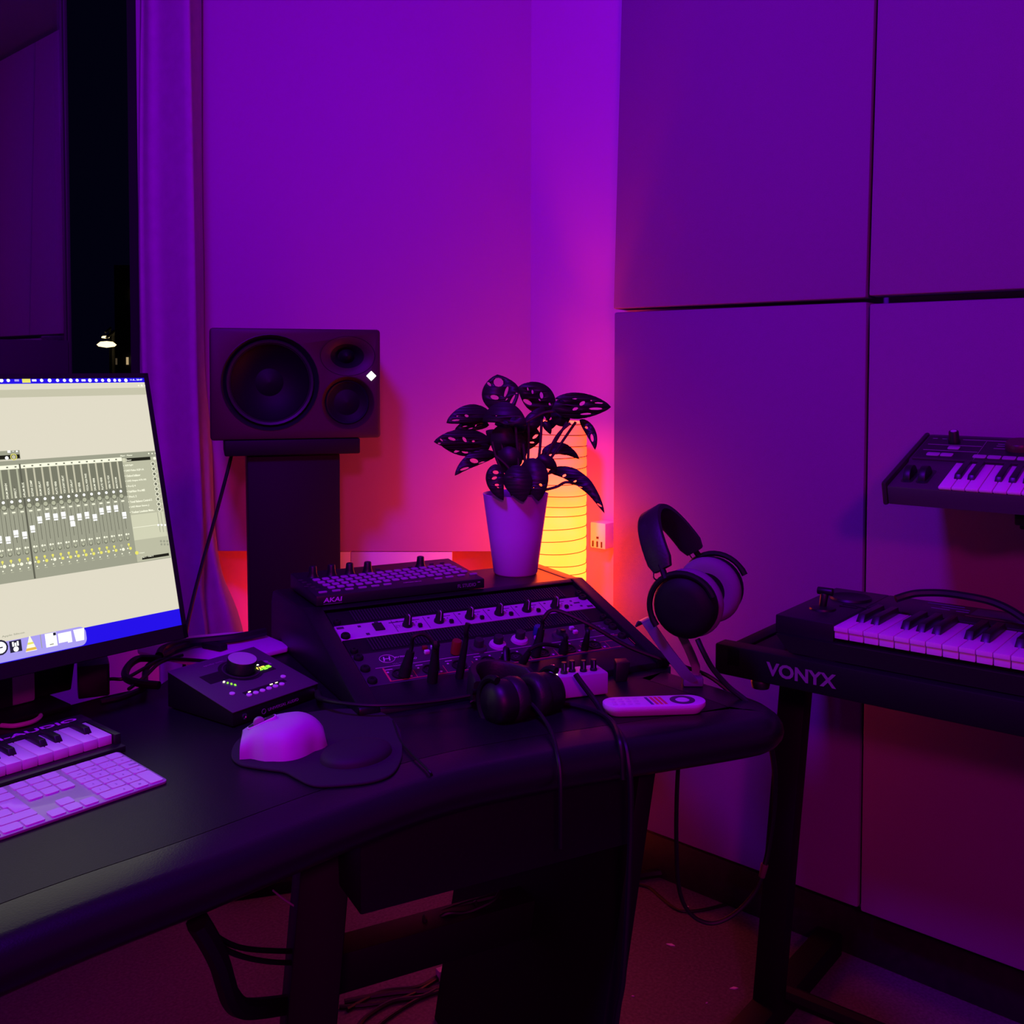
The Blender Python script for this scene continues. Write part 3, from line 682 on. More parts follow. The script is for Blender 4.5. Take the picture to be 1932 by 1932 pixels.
leaf((1270, 430), (1530, 400), (1800, 425), 235, 1.99, .5, [(1355, 372, 22, 10, 25), (1538, 392, 30, 18, -35), (1475, 442, 28, 14, -20), (1660, 440, 62, 13, 0), (1690, 388, 40, 8, 2), (1570, 488, 52, 10, -3), (1470, 350, 24, 6, 0), (1620, 366, 10, 6, 0)], asym=1.0)
leaf((1290, 350), (1440, 300), (1600, 318), 45, 2.01, .3)
leaf((1400, 590), (1300, 480), (1380, 350), 190, 2.0, .2)
leaf((1515, 540), (1640, 640), (1655, 815), 95, 2.0, -.4, [(1578, 612, 16, 12, 30), (1628, 705, 38, 14, 80)], asym=.9)
leaf((720, 530), (500, 430), (300, 570), 185, 1.97, -.4, [(485, 505, 20, 13, 20), (385, 545, 38, 8, -5), (380, 568, 42, 12, -8), (400, 508, 10, 7, 0)], asym=.95)
leaf((690, 590), (520, 560), (375, 635), 110, 1.985, -.3, [(470, 600, 22, 6, -10), (520, 620, 25, 5, -15), (570, 590, 18, 5, -60)])
leaf((1030, 590), (830, 350), (630, 560), 210, 1.95, .2, [(905, 535, 30, 17, -40), (840, 560, 26, 12, 30), (755, 505, 7, 5, 0)], asym=.8, bulge=.5)
leaf((720, 760), (430, 700), (186, 742), 205, 1.96, -.5, [(236, 756, 22, 12, 5), (350, 715, 36, 15, 18), (466, 722, 30, 14, 55), (546, 738, 13, 12, 0), (255, 725, 18, 8, 45), (290, 795, 16, 9, 20)], asym=1.0)
leaf((700, 780), (480, 850), (240, 760), 130, 1.965, -.4, [(405, 820, 42, 14, -28), (470, 836, 30, 12, 12)], asym=1.0)
leaf((760, 860), (520, 860), (378, 1050), 130, 1.95, -.5, [(552, 915, 40, 22, 15), (465, 988, 42, 12, -18), (620, 930, 30, 6, -20), (690, 910, 12, 6, 0)], asym=1.05)
leaf((1060, 540), (1030, 700), (1050, 815), 245, 2.03, .3, [(1112, 692, 34, 13, -40), (1080, 748, 22, 9, 0), (1062, 580, 22, 11, -75)], bulge=.55)
leaf((1170, 850), (1340, 740), (1512, 900), 110, 2.02, .3, [(1450, 877, 16, 8, -40)], asym=.9, wav=.04)
leaf((1230, 1010), (1560, 960), (1742, 1395), 125, 1.98, -.5, [(1375, 1050, 20, 12, -30), (1472, 1103, 26, 13, -30), (1528, 1152, 40, 17, 15), (1610, 1238, 38, 15, 25), (1695, 1318, 40, 12, 35)], asym=1.1, wav=.03)
leaf((1130, 900), (1230, 900), (1310, 1010), 120, 1.96, .2)
leaf((980, 960), (1130, 1000), (1140, 1285), 270, 1.93, -.3, [(1060, 1132, 10, 12, 0), (1092, 1157, 8, 7, 0), (1160, 1135, 16, 11, 30)], asym=.95)
leaf((780, 950), (690, 1080), (822, 1275), 170, 1.93, -.3, [(750, 1020, 28, 18, 10), (738, 1072, 26, 14, -20), (760, 1135, 20, 12, 0), (823, 1174, 9, 9, 0), (770, 1158, 10, 6, 20)], asym=1.0)
leaf((900, 960), (960, 1100), (1003, 1290), 260, 1.925, -.3, [(915, 1065, 7, 6, 0)], asym=1.0)
leaf((1180, 480), (1330, 480), (1235, 640), 130, 2.05, .2, [(1262, 520, 34, 9, -45)], asym=1.1)
leaf((1180, 560), (1230, 600), (1250, 675), 70, 2.0, .1)
leaf((930, 800), (860, 900), (850, 1040), 230, 1.97, .1, [(935, 980, 20, 26, 0)] if False else [])
leaf((900, 620), (780, 700), (800, 900), 240, 1.98, .1)
leaf((1010, 650), (900, 520), (740, 585), 190, 2.0, .2)
leaf((1010, 640), (1110, 540), (1190, 420), 150, 2.01, .2)
leaf((890, 790), (780, 720), (660, 640), 170, 1.99, .2)
leaf((1000, 910), (930, 770), (935, 610), 160, 2.0, .2)
leaf((960, 1020), (860, 900), (760, 830), 130, 1.975, .2)
sh = [((900, 1230), (760, 900), (720, 740)), ((920, 1230), (830, 900), (780, 620)), ((930, 1230), (860, 960), (850, 500)), ((960, 1230), (960, 1000), (930, 600)), ((980, 1230), (1040, 960), (1050, 560)),
      ((1000, 1230), (1130, 960), (1170, 540)), ((1010, 1230), (1200, 900), (1400, 560)), ((1020, 1230), (1260, 880), (1480, 560)), ((1000, 1230), (1150, 1000), (1300, 700), (1430, 570)), ((1030, 1220), (1220, 1175), (1310, 1150), (1400, 1110), (1560, 1150)),
      ((950, 1230), (880, 1000), (740, 860)), ((1000, 1230), (1080, 1000), (1180, 850)), ((940, 1230), (920, 900), (880, 620)), ((1010, 1230), (1090, 950), (1200, 840)), ((1010, 1230), (1180, 1060), (1290, 1010)), ((990, 1230), (1020, 1000), (1000, 760)), ((1030, 560), (1180, 480), (1300, 460))]
for i, s in enumerate(sh):
    P = [Ti @ aty(*lp(x, y), 1.985 + .012 * ((i * 7) % 5 - 2)) for x, y in s]
    m = MB(); m.tube(crv(P, 6), .0028, 7); m.build('stem', STEM, t)

# ------------------------------------------------------------------ computer monitor
ZB = .80; mt = R(15); mo = onz(357, 1203, ZB)
me_ = V((0, 0, cos(mt))) - VVv * sin(mt)
Mm = frame(mo, UU, me_); Mi = Mm.inverted(); mn = UU.cross(me_)
def scr(x, y): p = Mi @ onp(x, y, mo, mn); return p.x, p.y
MWID, MHGT = .73, .413
t = thing('computer_monitor', 'wide computer monitor showing a pale audio mixer window, tilted on the desk', 'monitor', Mm)
m = MB(); m.span((-MWID, 0, -.022), (0, MHGT, -.0012)); m.build('housing', BLK, t, bevel=.003)
sx0, sx1, sy0, sy1 = -MWID + .009, -.0085, .021, MHGT - .0085
m = MB(); m.span((-MWID + .001, .001, -.0012), (-.001, sy0, 0)); m.span((-MWID + .001, sy1, -.0012), (-.001, MHGT - .001, 0)); m.span((sx1, .001, -.0012), (-.001, MHGT - .001, 0)); m.build('bezel', BLK, t)
c1, c2 = scr(150, 950), scr(160, 950); c3 = scr(150, 960)
KS = (c2[0] - c1[0]) / 10; KT = (c1[1] - c3[1]) / 10
SCR = {}
def srect(g, a, b, c, d, lay):
    a, c = max(min(a, c), sx0), min(max(a, c), sx1)
    if c <= a: return
    z = -.0010 + .00012 * lay
    SCR.setdefault(g, MB()).add([(a, min(b, d), z), (c, min(b, d), z), (c, max(b, d), z), (a, max(b, d), z)], [(0, 1, 2, 3)])
def sbox(g, s, tt, w_, h_, lay): srect(g, s - w_ * KS / 2, tt - h_ * KT / 2, s + w_ * KS / 2, tt + h_ * KT / 2, lay)
def sdot(g, s, tt, r, lay, r2=0):
    if s - r * KS < sx0: return
    z = -.0010 + .00012 * lay; n = 14; q = SCR.setdefault(g, MB()); k = KS
    o = [(s + r * k * cos(2 * pi * i / n), tt + r * k * sin(2 * pi * i / n), z) for i in range(n)]
    if not r2: q.add(o, [tuple(range(n))])
    else:
        p = [(s + r2 * k * cos(2 * pi * i / n), tt + r2 * k * sin(2 * pi * i / n), z) for i in range(n)]
        q.add(o + p, [(i, (i + 1) % n, n + (i + 1) % n, n + i) for i in range(n)])
def lin(r, g, b): return tuple(((c / 255 + .055) / 1.055) ** 2.4 if c > 10 else c / 3295 for c in (r, g, b))
SM = {k: glow('screen_' + k, lin(*c), s) for k, c, s in (('cream', (226, 220, 200), 1), ('blue', (38, 18, 235), 1), ('lavender', (172, 160, 245), 1), ('white', (255, 255, 255), 1.15), ('ivory', (250, 250, 225), 1.05),
      ('panel_grey', (160, 161, 141), 1), ('dark_panel', (122, 123, 106), 1), ('light_panel', (190, 190, 165), 1), ('lighter_panel', (212, 212, 184), 1), ('knob_grey', (115, 116, 100), 1), ('slot', (184, 186, 160), 1), ('black', (35, 34, 28), 1), ('yellow', (238, 232, 110), 1), ('bar', (200, 197, 172), 1), ('line', (98, 98, 85), 1), ('icon_dark', (40, 36, 60), 1), ('orange', (235, 190, 80), 1))}
srect('cream', sx0, sy0, sx1, sy1, 0)
mb_b = scr(276, 721)[1]; srect('blue', sx0, mb_b, sx1, sy1, 1)
a, b = scr(342, 1147.5); d0 = scr(163, 1181)[0]
srect('blue', sx0, sy0, sx1, b, 1)
srect('bar', sx0, scr(150, 747)[1], sx1, scr(150, 733)[1], 1)
for i, x in enumerate((3, 16, 32, 50, 65, 79, 94, 109, 122, 134, 146, 158, 170, 182, 194, 206, 217, 226, 238)):
    s_, t_ = scr(x, 717.5 - .2 * (x / 276))
    if i == 3: sbox('yellow', s_, t_, 15, 9, 2)
    elif i in (2, 4, 11): sbox('white' if i != 2 else 'lavender', s_, t_, 8, 4, 2)
    else: sdot('white', s_, t_, 3.1 if i % 3 else 3.6, 2)
TX = [('11. 8., 20:47', 245, 718.5, 26, 4.2)]
for x in (262, 268, 274): s_, t_ = scr(x, 727); sdot('ivory', s_, t_, 1.6 if x != 268 else 2.1, 2)
# dock
dt = scr(80, 1195)[1]; dl = scr(163, 1196)[0]
q = SCR.setdefault('lavender', MB()); q.prism(rrect(.6, dt - sy0 - .002, .009, 5, dl - .3, (dt + sy0) / 2), -.0008, -.00075)
for x, y, kind in ((1, 1222, 0), (30, 1219, 1), (58, 1214, 2), (97, 1207, 3), (123, 1202, 4), (150, 1196, 5)):
    s_, t_ = scr(x, y)
    if kind == 0: sdot('icon_dark', s_, t_, 13, 3); sdot('white', s_, t_, 10, 4); sbox('icon_dark', s_, t_, 8, 2, 5)
    if kind == 1: sbox('icon_dark', s_, t_, 20, 20, 3); sbox('white', s_ - 4 * KS, t_ + 4 * KT, 3, 8, 4); sbox('white', s_, t_ + 3 * KT, 3, 6, 4); sbox('white', s_ + 4 * KS, t_ + 4 * KT, 3, 8, 4); sdot('white', s_, t_ - 5 * KT, 4.5, 4)
    if kind == 2:
        z = -.0010 + .00012 * 3; k = KS
        for cn, a0_, b0_, lay in (('ivory', 0, 1, 3), ('orange', .05, .22, 4), ('yellow', .45, .58, 4)):
            f_ = lambda v: 11 * (1 - v) * .85 + .6; z = -.0010 + .00012 * lay
            SCR.setdefault(cn, MB()).add([(s_ - f_(a0_) * k, t_ + (a0_ * 26 - 13) * k, z), (s_ + f_(a0_) * k, t_ + (a0_ * 26 - 13) * k, z), (s_ + f_(b0_) * k, t_ + (b0_ * 26 - 13) * k, z), (s_ - f_(b0_) * k, t_ + (b0_ * 26 - 13) * k, z)], [(0, 1, 2, 3)])
    if kind == 3: sbox('white', s_, t_, 20, 24, 3); sbox('icon_dark', s_ + 7 * KS, t_ + 9 * KT, 5, 5, 4); sbox('panel_grey', s_, t_ - 8 * KT, 7, 2, 4)
    if kind == 4: sbox('white', s_, t_, 24, 17, 3); sbox('white', s_ + 8 * KS, t_ - 9 * KT, 8, 4, 3)
    if kind == 5:
        z = -.0010 + .00012 * 3; k = KS
        SCR.setdefault('white', MB()).add([(s_ - 7.5 * k, t_ - 12 * k, z), (s_ + 7.5 * k, t_ - 12 * k, z), (s_ + 10 * k, t_ + 9 * k, z), (s_ - 10 * k, t_ + 9 * k, z)], [(0, 1, 2, 3)])
s_, t_ = scr(78, 1210); sbox('panel_grey', s_, t_, 1.2, 24, 3)
# mixer window
ms1, mt1 = scr(297.5, 850); mt0 = scr(328, 1051)[1]
srect('panel_grey', sx0, mt0, ms1 if False else sx1 - .0006, mt1, 1)
rp0 = scr(231, 866)[0]; rp1 = sx1 - .0006; rpt = scr(285, 862)[1]
srect('light_panel', rp0, mt0 + .001, rp1, rpt, 2)
NCH = 13; k0 = scr(270 / 4.83, 680 + 1320 / 4.83); k12 = scr(1110 / 4.83, 680 + 1243 / 4.83)
chs = [k0[0] + (k12[0] - k0[0]) * i / 12 for i in range(-6, 13)]; PC = (k12[0] - k0[0]) / 12
kt_ = (k0[1] + k12[1]) / 2
def row(x, y, x2=None, y2=None): a = scr(x / 4.83, 680 + y / 4.83)[1]; return a if x2 is None else (a + scr(x2 / 4.83, 680 + y2 / 4.83)[1]) / 2
th = row(60, 972, 1060, 905); tk = kt_
srect('ivory', sx0, th - 3.6 * KT, rp0 - .0006, th + 3.6 * KT, 2)
srect('dark_panel', sx0, tk, rp0 - .0006, th - 4.5 * KT, 2)
tm0, tm1 = row(180, 1250, 1100, 1165), row(140, 985, 1060, 920)
tdot = row(263, 1270, 1103, 1195); tval = row(270, 1366, 1115, 1285); tf0 = row(310, 1640, 1160, 1535); tf1 = row(280, 1390, 1125, 1300)
tb1 = row(318, 1690, 1165, 1588); tb2 = row(330, 1732, 1168, 1628); tb3 = row(337, 1790, 1177, 1680); tb4 = row(360, 1828, 1198, 1715); tb5 = row(350, 1860, 1188, 1765)
caps = {0: (300, 1530), 1: (366, 1447), 2: (437, 1415), 3: (510, 1420), 4: (580, 1405), 5: (658, 1440), 6: (727, 1420), 7: (795, 1405), 8: (868, 1425), 9: (928, 1368), 10: (995, 1350), 11: (1060, 1343), 12: (1138, 1405), -1: (240, 1585), -2: (175, 1570), -3: (103, 1628), -4: (24, 1625)}
cl = {0: (230, 27), 1: (305, 30), 2: (380, 27), 3: (455, 25), 4: (530, 24), 5: (600, 34), 6: (670, 25), 7: (742, 18), 8: (800, 34), 9: (878, 24), 10: (945, 24), 11: (1010, 27), 12: (1080, 22), -1: (185, 18), -2: (105, 28), -3: (33, 20)}
for j, s_ in enumerate(chs):
    i = j - 6
    if i < 0: s_ = s_ - .6 * KS
    sbox('bar' if i >= 0 else 'slot', s_ + 1.8 * KS, (tm0 + tm1) / 2, 3.2, (tm1 - tm0) / KT, 3)
    if s_ - PC / 2 > sx0: sbox('line', s_ - PC * .46, (tm0 + tf0) / 2, .7, (tm1 - tf0) / KT * .93, 3)
    sdot('white', s_, tdot, 2.7, 4); sdot('knob_grey', s_, tk - .4 * KT, 4.9, 4); sdot('slot', s_ - .3 * KS, tk + .8 * KT, 3.9, 5)
    sbox('ivory', s_ + 1 * KS, tval, 6, 2.6, 4)
    sbox('line', s_ + .2 * KS, (tf0 + tf1) / 2, .9, (tf1 - tf0) / KT, 3)
    if i in caps:
        y = caps[i]; tt = scr(y[0] / 4.83, 680 + y[1] / 4.83)[1]
        sbox('white', s_, tt + 1 * KT, 8.2, 8.5, 5); sbox('white', s_, tt - 6 * KT, 7.6, 3, 5)
        if i == 5: sbox('white', s_ + .3 * KS, tt - 10.5 * KT, 8.8, 9, 6)
    sdot('ivory', s_ - 1.5 * KS, tb1, 2.0, 4); sdot('ivory', s_ + 3 * KS, tb1, 1.5, 4); sdot('knob_grey', s_, tb2, 3.7, 4); sdot('slot', s_, tb2 + .8 * KT, 2.6, 5)
    yl = i not in (11,)
    sdot('yellow' if yl else 'slot', s_, tb3, 2.3, 4); sbox('yellow' if yl else 'slot', s_, tb3 - 3 * KT, 1.6, 3, 4)
    sdot('yellow' if i in (0, 1, 3, 4, 5, 6, 7, 8, 9, 10, 12) else 'ivory', s_ + 2.5 * KS, tb4, 2.9, 4); sdot('ivory', s_ - 3 * KS, tb4 + .5 * KT, 1.4, 4); sdot('ivory', s_ - 1 * KS, tb5, 1.3, 4)
    sbox('slot', s_, tb5 - 4 * KT, 5, 1.4, 4); sbox('knob_grey', s_, th, 3.5, 2.6, 4)
    if i in cl: TX.append((('DRUM BUS', 'GUITAR COMP', 'DRUM DELAY', 'VOCAL VERB', 'PLATE VERB', 'VOX SHORT DELAY', 'MIX DELAY', 'MIX VERB', 'VOCAL HIGH PASS', 'DRUM VERB', 'PLATE VERB', 'VERB TO VOX', 'MAIN ROOM', 'EFFECT', 'DRUM SMASH', 'SUB NIGHT')[i if i >= 0 else 12 - i] if True else '', 'V', s_ - PC * .32, tm0 + .2 * KT, cl[i][1]))
ds = (chs[5] - .6 * KS + chs[6]) / 2; srect('line', ds - 1.6 * KS, mt0 + .0005, ds + 1.6 * KS, th + 5 * KT, 4)
# small window overlapping the left edge, insert list at the right
ws, wt = scr(37, 849); wb_ = scr(37, 866)[1]
srect('panel_grey', sx0, wb_, ws, wt, 4); srect('black', sx0, wb_ + .0012, ws - .0008, wt - 8 * KT, 5)
s_, t_ = scr(26, 862); sdot('yellow', s_, t_, 6, 6, 4.6); sdot('bar', s_, t_, 3.6, 6); s_, t_ = scr(13, 864); sdot('white', s_, t_, 3.2, 6)
s_, t_ = scr(17, 852); sbox('white', s_, t_, 5, 4.5, 6); s_, t_ = scr(25, 851.5); sbox('white', s_, t_, 3, 1, 6); s_, t_ = scr(32, 851.5); sbox('white', s_, t_, 3, 3, 6)
for x, y in ((281, 855.5), (287.5, 855.5), (293.5, 855)): s_, t_ = scr(x, y); sdot('ivory', s_, t_, 1.5, 3)
s_, t_ = scr(262, 866); sbox('black', s_, t_, 50, 6.5, 3); s_, t_ = scr(234, 868); sbox('lighter_panel', s_, t_, 6, 8, 3); s_, t_ = scr(292, 864.5); sdot('ivory', s_, t_, 3, 3)
LST = ['AUX Eq4+', 'UAD Pultec EQP-1A', 'Oxford Inflator', 'UAD Ampex ATR-102', 'Pro-Q 4', 'FabFilter Pro-MB', 'Pro-L 2', 'Tonal Balance Control 2', 'UAD Meter Stereo_J', 'Youlean Loudness Mete...']
LW = [17, 38, 29, 40, 16, 34, 15, 46, 38, 48]
for i in range(10):
    x, y = 1140 / 4.83 + (1200 - 1140) / 4.83 * i / 9, 680 + (955 + (1380 - 955) * i / 9) / 4.83 + 1.4
    s_, t_ = scr(x, y); TX.append((LST[i], 'H', s_, t_, LW[i])); sdot('ivory', s_ - 2.6 * KS, t_ + 1 * KT, .9, 3)
    x, y = (1395 + (1455 - 1395) * i / 9) / 4.83, 680 + (942 + (1355 - 942) * i / 9) / 4.83
    s_, t_ = scr(x, y); sdot('ivory', s_, t_, 4.2, 4, 3.1); sdot('knob_grey', s_, t_, 2.9, 4); sdot('lighter_panel', s_ + 7 * KS, t_, 1.7, 4)
a, b = scr(247, 972); c, d = scr(1545 / 4.83, 680 + 1620 / 4.83); srect('lighter_panel', a, b, rp1 - .001, d + .004, 3)
a, b = scr(255, 995); srect('ivory', a - .003, b - .0006, rp1 - .006, b, 4)
for k in range(3): s_, t_ = scr(300 + 6.2 * k, 985); sbox('panel_grey', s_, t_, 1.2, 40, 4); s_, t_ = scr(299 + 6.4 * k, 990.5); sdot('white', s_, t_, 2, 5); s_, t_ = scr(304 + 6 * k, 1021); sdot('panel_grey', s_, t_, 2.4, 4); s_, t_ = scr(305 + 6 * k, 1027); sdot('panel_grey', s_, t_, 2.2, 4)
s_, t_ = scr(258.5, 1043); sdot('yellow', s_, t_, 3.6, 4); s_, t_ = scr(294, 1049.5); sbox('black', s_, t_, 57, 5.5, 4)
DN = {'cream': 'screen_background', 'blue': 'menu_bar_and_wallpaper', 'lavender': 'dock', 'white': 'fader_caps', 'ivory': 'screen_lights', 'panel_grey': 'mixer_window', 'dark_panel': 'meter_area', 'light_panel': 'insert_list', 'lighter_panel': 'equaliser_area', 'knob_grey': 'knob_graphics', 'slot': 'knob_highlights', 'black': 'dark_fields', 'yellow': 'yellow_indicators', 'bar': 'meter_slots', 'line': 'fader_slots', 'icon_dark': 'dock_icons', 'orange': 'orange_icon_bands'}
for g, q in SCR.items(): tag(q.build(DN[g], SM[g], t), kind='stuff')
LZ = -.0010 + .00012 * 6
text('11.8., 20:47', SM['white'], t, T(*scr(246, 718.5), LZ), 3.8 * KT, 26 * KS)
for e in TX[1:]:
    if e[1] == 'H': text(e[0], SM['ivory'], t, T(e[2], e[3] - 1.6 * KT, LZ), 4.3 * KT, e[4] * KS, 'list_lettering', bold=.012)
    elif e[2] > sx0 + .003: text(e[0], SM['ivory'], t, T(e[2], e[3], LZ) @ MX.Rotation(pi / 2, 4, 'Z'), 3.6 * KS, e[4] * KT * 1.0, 'channel_lettering', bold=.012)
text('Mixer - Master', SM['ivory'], t, T(*scr(227.5, 861.5), LZ), 3 * KT, 25 * KS); text('Master', SM['ivory'], t, T(*scr(238.5, 869.5), LZ), 2.6 * KT, 11 * KS)
text('Output', SM['ivory'], t, T(*scr(263, 1045), LZ), 2.6 * KT, 11 * KS); text('Out 1 - Out 2', SM['ivory'], t, T(*scr(267, 1053), LZ), 2.6 * KT, 25 * KS); text('Apple Silicon', SM['panel_grey'], t, T(*scr(4, 1204), LZ), 4 * KT, 38 * KS)
# stand
Mw_ = t.matrix_world.inverted()
sa, sb_ = onz(-60, 1362, DZ), onz(68, 1335, DZ)
Mst = Mw_ @ yaw((sb_.x, sb_.y, DZ), UA)
m = MB(); m.span((-.13, 0, .010), (0, .012, .17)); m.build('stand_neck', ALU, t, bevel=.004, M=Mst)
m = MB(); m.span((-.052, -.0012, .012), (-.034, .0005, .062)); m.build('cable_slot', BLK, t, M=Mst)
m = MB(); m.cyl((-.0385, -.002, .072), (-.0385, 0, .072), .005); m.build('neck_screw', CHROME, t, M=Mst)
m = MB(); m.span((-.19, -.05, .0), (.03, .09, .009)); m.build('stand_foot', BLKM, t, bevel=.003, M=Mst)
m = MB(); m.prism([(.002, .012), (.060, .012), (.060, .05), (.002, .05)], .009, .16, top=[(.002, -.0), (.076, -.0), (.076, .05), (.002, .05)]); m.build('hinge_block', BLK, t, bevel=.003, M=Mst)
p = onz(136, 1325, DZ)
m = MB(); m.prism([(0, 0), (.042, 0), (.045, .003), (.045, .045), (0, .045)], 0, .050); o = m.build('power_adapter', BLK, None, bevel=.006); o.matrix_world = yaw((p.x + .004, p.y + .012, DZ), R(25)); tag(o, 'small black cube power adapter behind the desk monitor', 'power adapter')
P = [V((*onz(x, y, DZ + .004).xy, DZ + .004)) for x, y in ((-30, 1362), (0, 1357), (40, 1349), (70, 1347), (76, 1352), (60, 1362), (30, 1369), (8, 1369), (-20, 1366))]
m = MB(); m.tube(crv(P, 6), .0032, 8); tag(m.build('white_cable', WHT), 'white cable loop lying on the desk under the monitor', 'cable')

# ------------------------------------------------------------------ small piano keyboard with its maker's name
mk = onz(227, 1383, .7285)
t = thing('mini_piano_keyboard', 'small black piano keyboard lettered M-AUDIO lying behind the white computer keyboard', 'music keyboard', yaw(mk, UA))
zb_ = DZ - mk.z
m = MB(); m.span((-.42, -.014, zb_ + .002), (0, .106, zb_ + .0105)); m.span((-.42, .0745, zb_ + .002), (0, .106, .0015)); m.span((-.0085, -.002, zb_ + .002), (0, .106, .0005)); m.build('body', KBODY2, t, bevel=.0012)
def piano(t, n, x0, pw, y0, ln, ztop, th, blacks, bw, bl, bh, sgn=1, lip=0):
    q = MB(); q.span((.0006, y0, ztop - th), (pw - .0006, y0 + ln, ztop)); wk = None
    if lip: q.span((.0009, y0 + .003, ztop - th - lip), (pw - .0009, y0 + .02, ztop - th + .0005))
    for i in range(n):
        M_ = T(x0 + sgn * pw * i - (pw if sgn < 0 else 0), 0, 0)
        if wk is None: wk = q.build('white_key', KEYW, t, bevel=.0008, M=M_)
        else: dup(wk, M_, t)
    q = MB(); q.add([(-bw / 2, y0 + ln - bl, ztop - .002), (bw / 2, y0 + ln - bl, ztop - .002), (bw / 2, y0 + ln, ztop - .002), (-bw / 2, y0 + ln, ztop - .002),
                     (-bw * .40, y0 + ln - bl + bh * .9, ztop + bh), (bw * .40, y0 + ln - bl + bh * .9, ztop + bh), (bw * .40, y0 + ln, ztop + bh * .9), (-bw * .40, y0 + ln, ztop + bh * .9)], [(3, 2, 1, 0), (4, 5, 6, 7), (0, 1, 5, 4), (1, 2, 6, 5), (2, 3, 7, 6), (3, 0, 4, 7)]); bk = None
    for b in blacks:
        M_ = T(x0 + sgn * pw * b, 0, 0)
        if bk is None: bk = q.build('black_key', KEYB, t, bevel=.0010, M=M_)
        else: dup(bk, M_, t)
piano(t, 20, -.0092, .0193, .0035, .070, 0, .0125, (1, 3, 4, 6, 7, 8, 10, 11, 13, 14, 15, 17, 18), .0105, .046, .0075, -1)
text('M-AUDIO', mat('pale_print', (.65, .65, .67), .6), t, T(-.131, .0850, .0017), .0115, .117, bold=.02)

# ------------------------------------------------------------------ white computer keyboard
ka = R(2.9); ky = -VVv * cos(ka) + V((0, 0, sin(ka)))
k0_ = V((-.5289, 1.2287, .7148)); Mkb = frame(k0_, UU, ky)
t = thing('computer_keyboard', 'white slim computer keyboard with number pad at the front of the desk', 'keyboard', Mkb)
PX, PY, KW, KH = .01905, .0188, .0166, .0162
xr = 3 * PX + .0042; xl_ = xr - .4187
m = MB(); m.prism(rrect(.4187, 5 * PY + KH + .0076, .006, 4, (xr + xl_) / 2, (KH + .0038 - 5 * PY - .0038) / 2), -.0046, -.0012); m.build('base_plate', ALU, t, bevel=.0006)
m = MB(); m.span((xl_ + .02, -.01, -.0098), (xr - .02, KH + .002, -.0045)); m.build('rear_wedge', WHT, t, bevel=.002)
kc_ = {}
def key(c, r, w=1, h=1, hs=1):
    wd = w * PX - (PX - KW); hg = (h * PY - (PY - KH)) * hs
    if (w, h, hs) not in kc_:
        q = MB(); q.prism(rrect(wd, hg, .0022, 3, -wd / 2, hg / 2), -.0013, .0004); kc_[(w, h, hs)] = q.build('key', KEYW, t, M=T(c * PX, -r * PY, 0))
    else: dup(kc_[(w, h, hs)], T(c * PX, -r * PY, 0), t)
for r in range(5):
    for c in range(4):
        if r == 4 and c == 3: continue
        key(c, r)
key(3, 5, 1, 2); key(2, 5); key(1, 5, 2)
for r in range(3):
    for c in range(3): key(-1.25 - c, r)
key(-2.25, 4); key(-1.25, 5); key(-2.25, 5); key(-3.25, 5)
for c in range(14): key(-4.5 - c * 1.0357, 0)
key(-4.5, 1, 1.5)
for c in range(13): key(-6.0 - c, 1)
for c in range(12): key(-5.75 - c, 2)
for c in range(11): key(-6.0 - c + .25 - .0, 3) if False else key(-5.5 - c, 3)
key(-4.5, 4, 2.25)
for c in range(10): key(-6.75 - c, 4)
for c, w_ in ((-4.5, 1.25), (-5.75, 1.25), (-7, 1.25), (-8.25, 5), (-13.25, 1.25), (-14.5, 1.25), (-15.75, 1.25), (-17, 1.5)): key(c, 5, w_)
q = MB(); y3 = -3 * PY; q.prism([(-4.5 * PX, y3), (-4.5 * PX, y3 + PY + KH), (-4.5 * PX - 1.25 * PX + .0025, y3 + PY + KH), (-4.5 * PX - 1.25 * PX + .0025, y3 + PY), (-4.5 * PX - 1.0 * PX + .0025, y3 + PY), (-4.5 * PX - 1.0 * PX + .0025, y3)], -.0013, .0004); q.build('enter_key', KEYW, t, bevel=.0003)
legs = {(0, 1): 'clear', (1, 1): '=', (2, 1): '/', (3, 1): '*', (0, 2): '7', (1, 2): '8', (2, 2): '9', (3, 2): '-', (0, 3): '4', (1, 3): '5', (2, 3): '6', (3, 3): '+', (0, 4): '1', (1, 4): '2', (2, 4): '3', (1, 5): '0', (2, 5): '.'}
for (c, r), s_ in legs.items(): text(s_, GREYP, t, T(c * PX - KW * .58, -r * PY + KH * .36, .00042), .0035 if len(s_) == 1 else .002, name='key_legend')

# ------------------------------------------------------------------ audio interface
ab = V((-.3877, 1.3977, .7264)); aa, at_ = .9521, .2139
ax_ = V((cos(aa), sin(aa), 0)); ay_ = V((-sin(aa) * cos(at_), cos(aa) * cos(at_), sin(at_)))
Ma = frame(ab, ax_, ay_); Mai = Ma.inverted()
t = thing('audio_interface', 'graphite desktop audio interface with a big silver dial and green meters', 'audio interface', Ma)
def dn(p): g = Ma @ V(p); return Mai @ V((g.x, g.y, DZ + .002))
AWD, ADP = .1611, .150
top = [(0, 0, 0), (AWD, 0, 0), (AWD, ADP, 0), (0, ADP, 0)]
m = MB(); m.add([dn(p) for p in top] + [V(p) for p in top], [(3, 2, 1, 0), (4, 5, 6, 7), (0, 1, 5, 4), (1, 2, 6, 5), (2, 3, 7, 6), (3, 0, 4, 7)]); m.build('chassis', BLKM, t, bevel=.0015)
m = MB(); m.span((-.0006, -.0006, 0), (AWD + .0006, ADP + .0006, .0016)); m.build('top_plate', APOLLO, t, bevel=.0008)
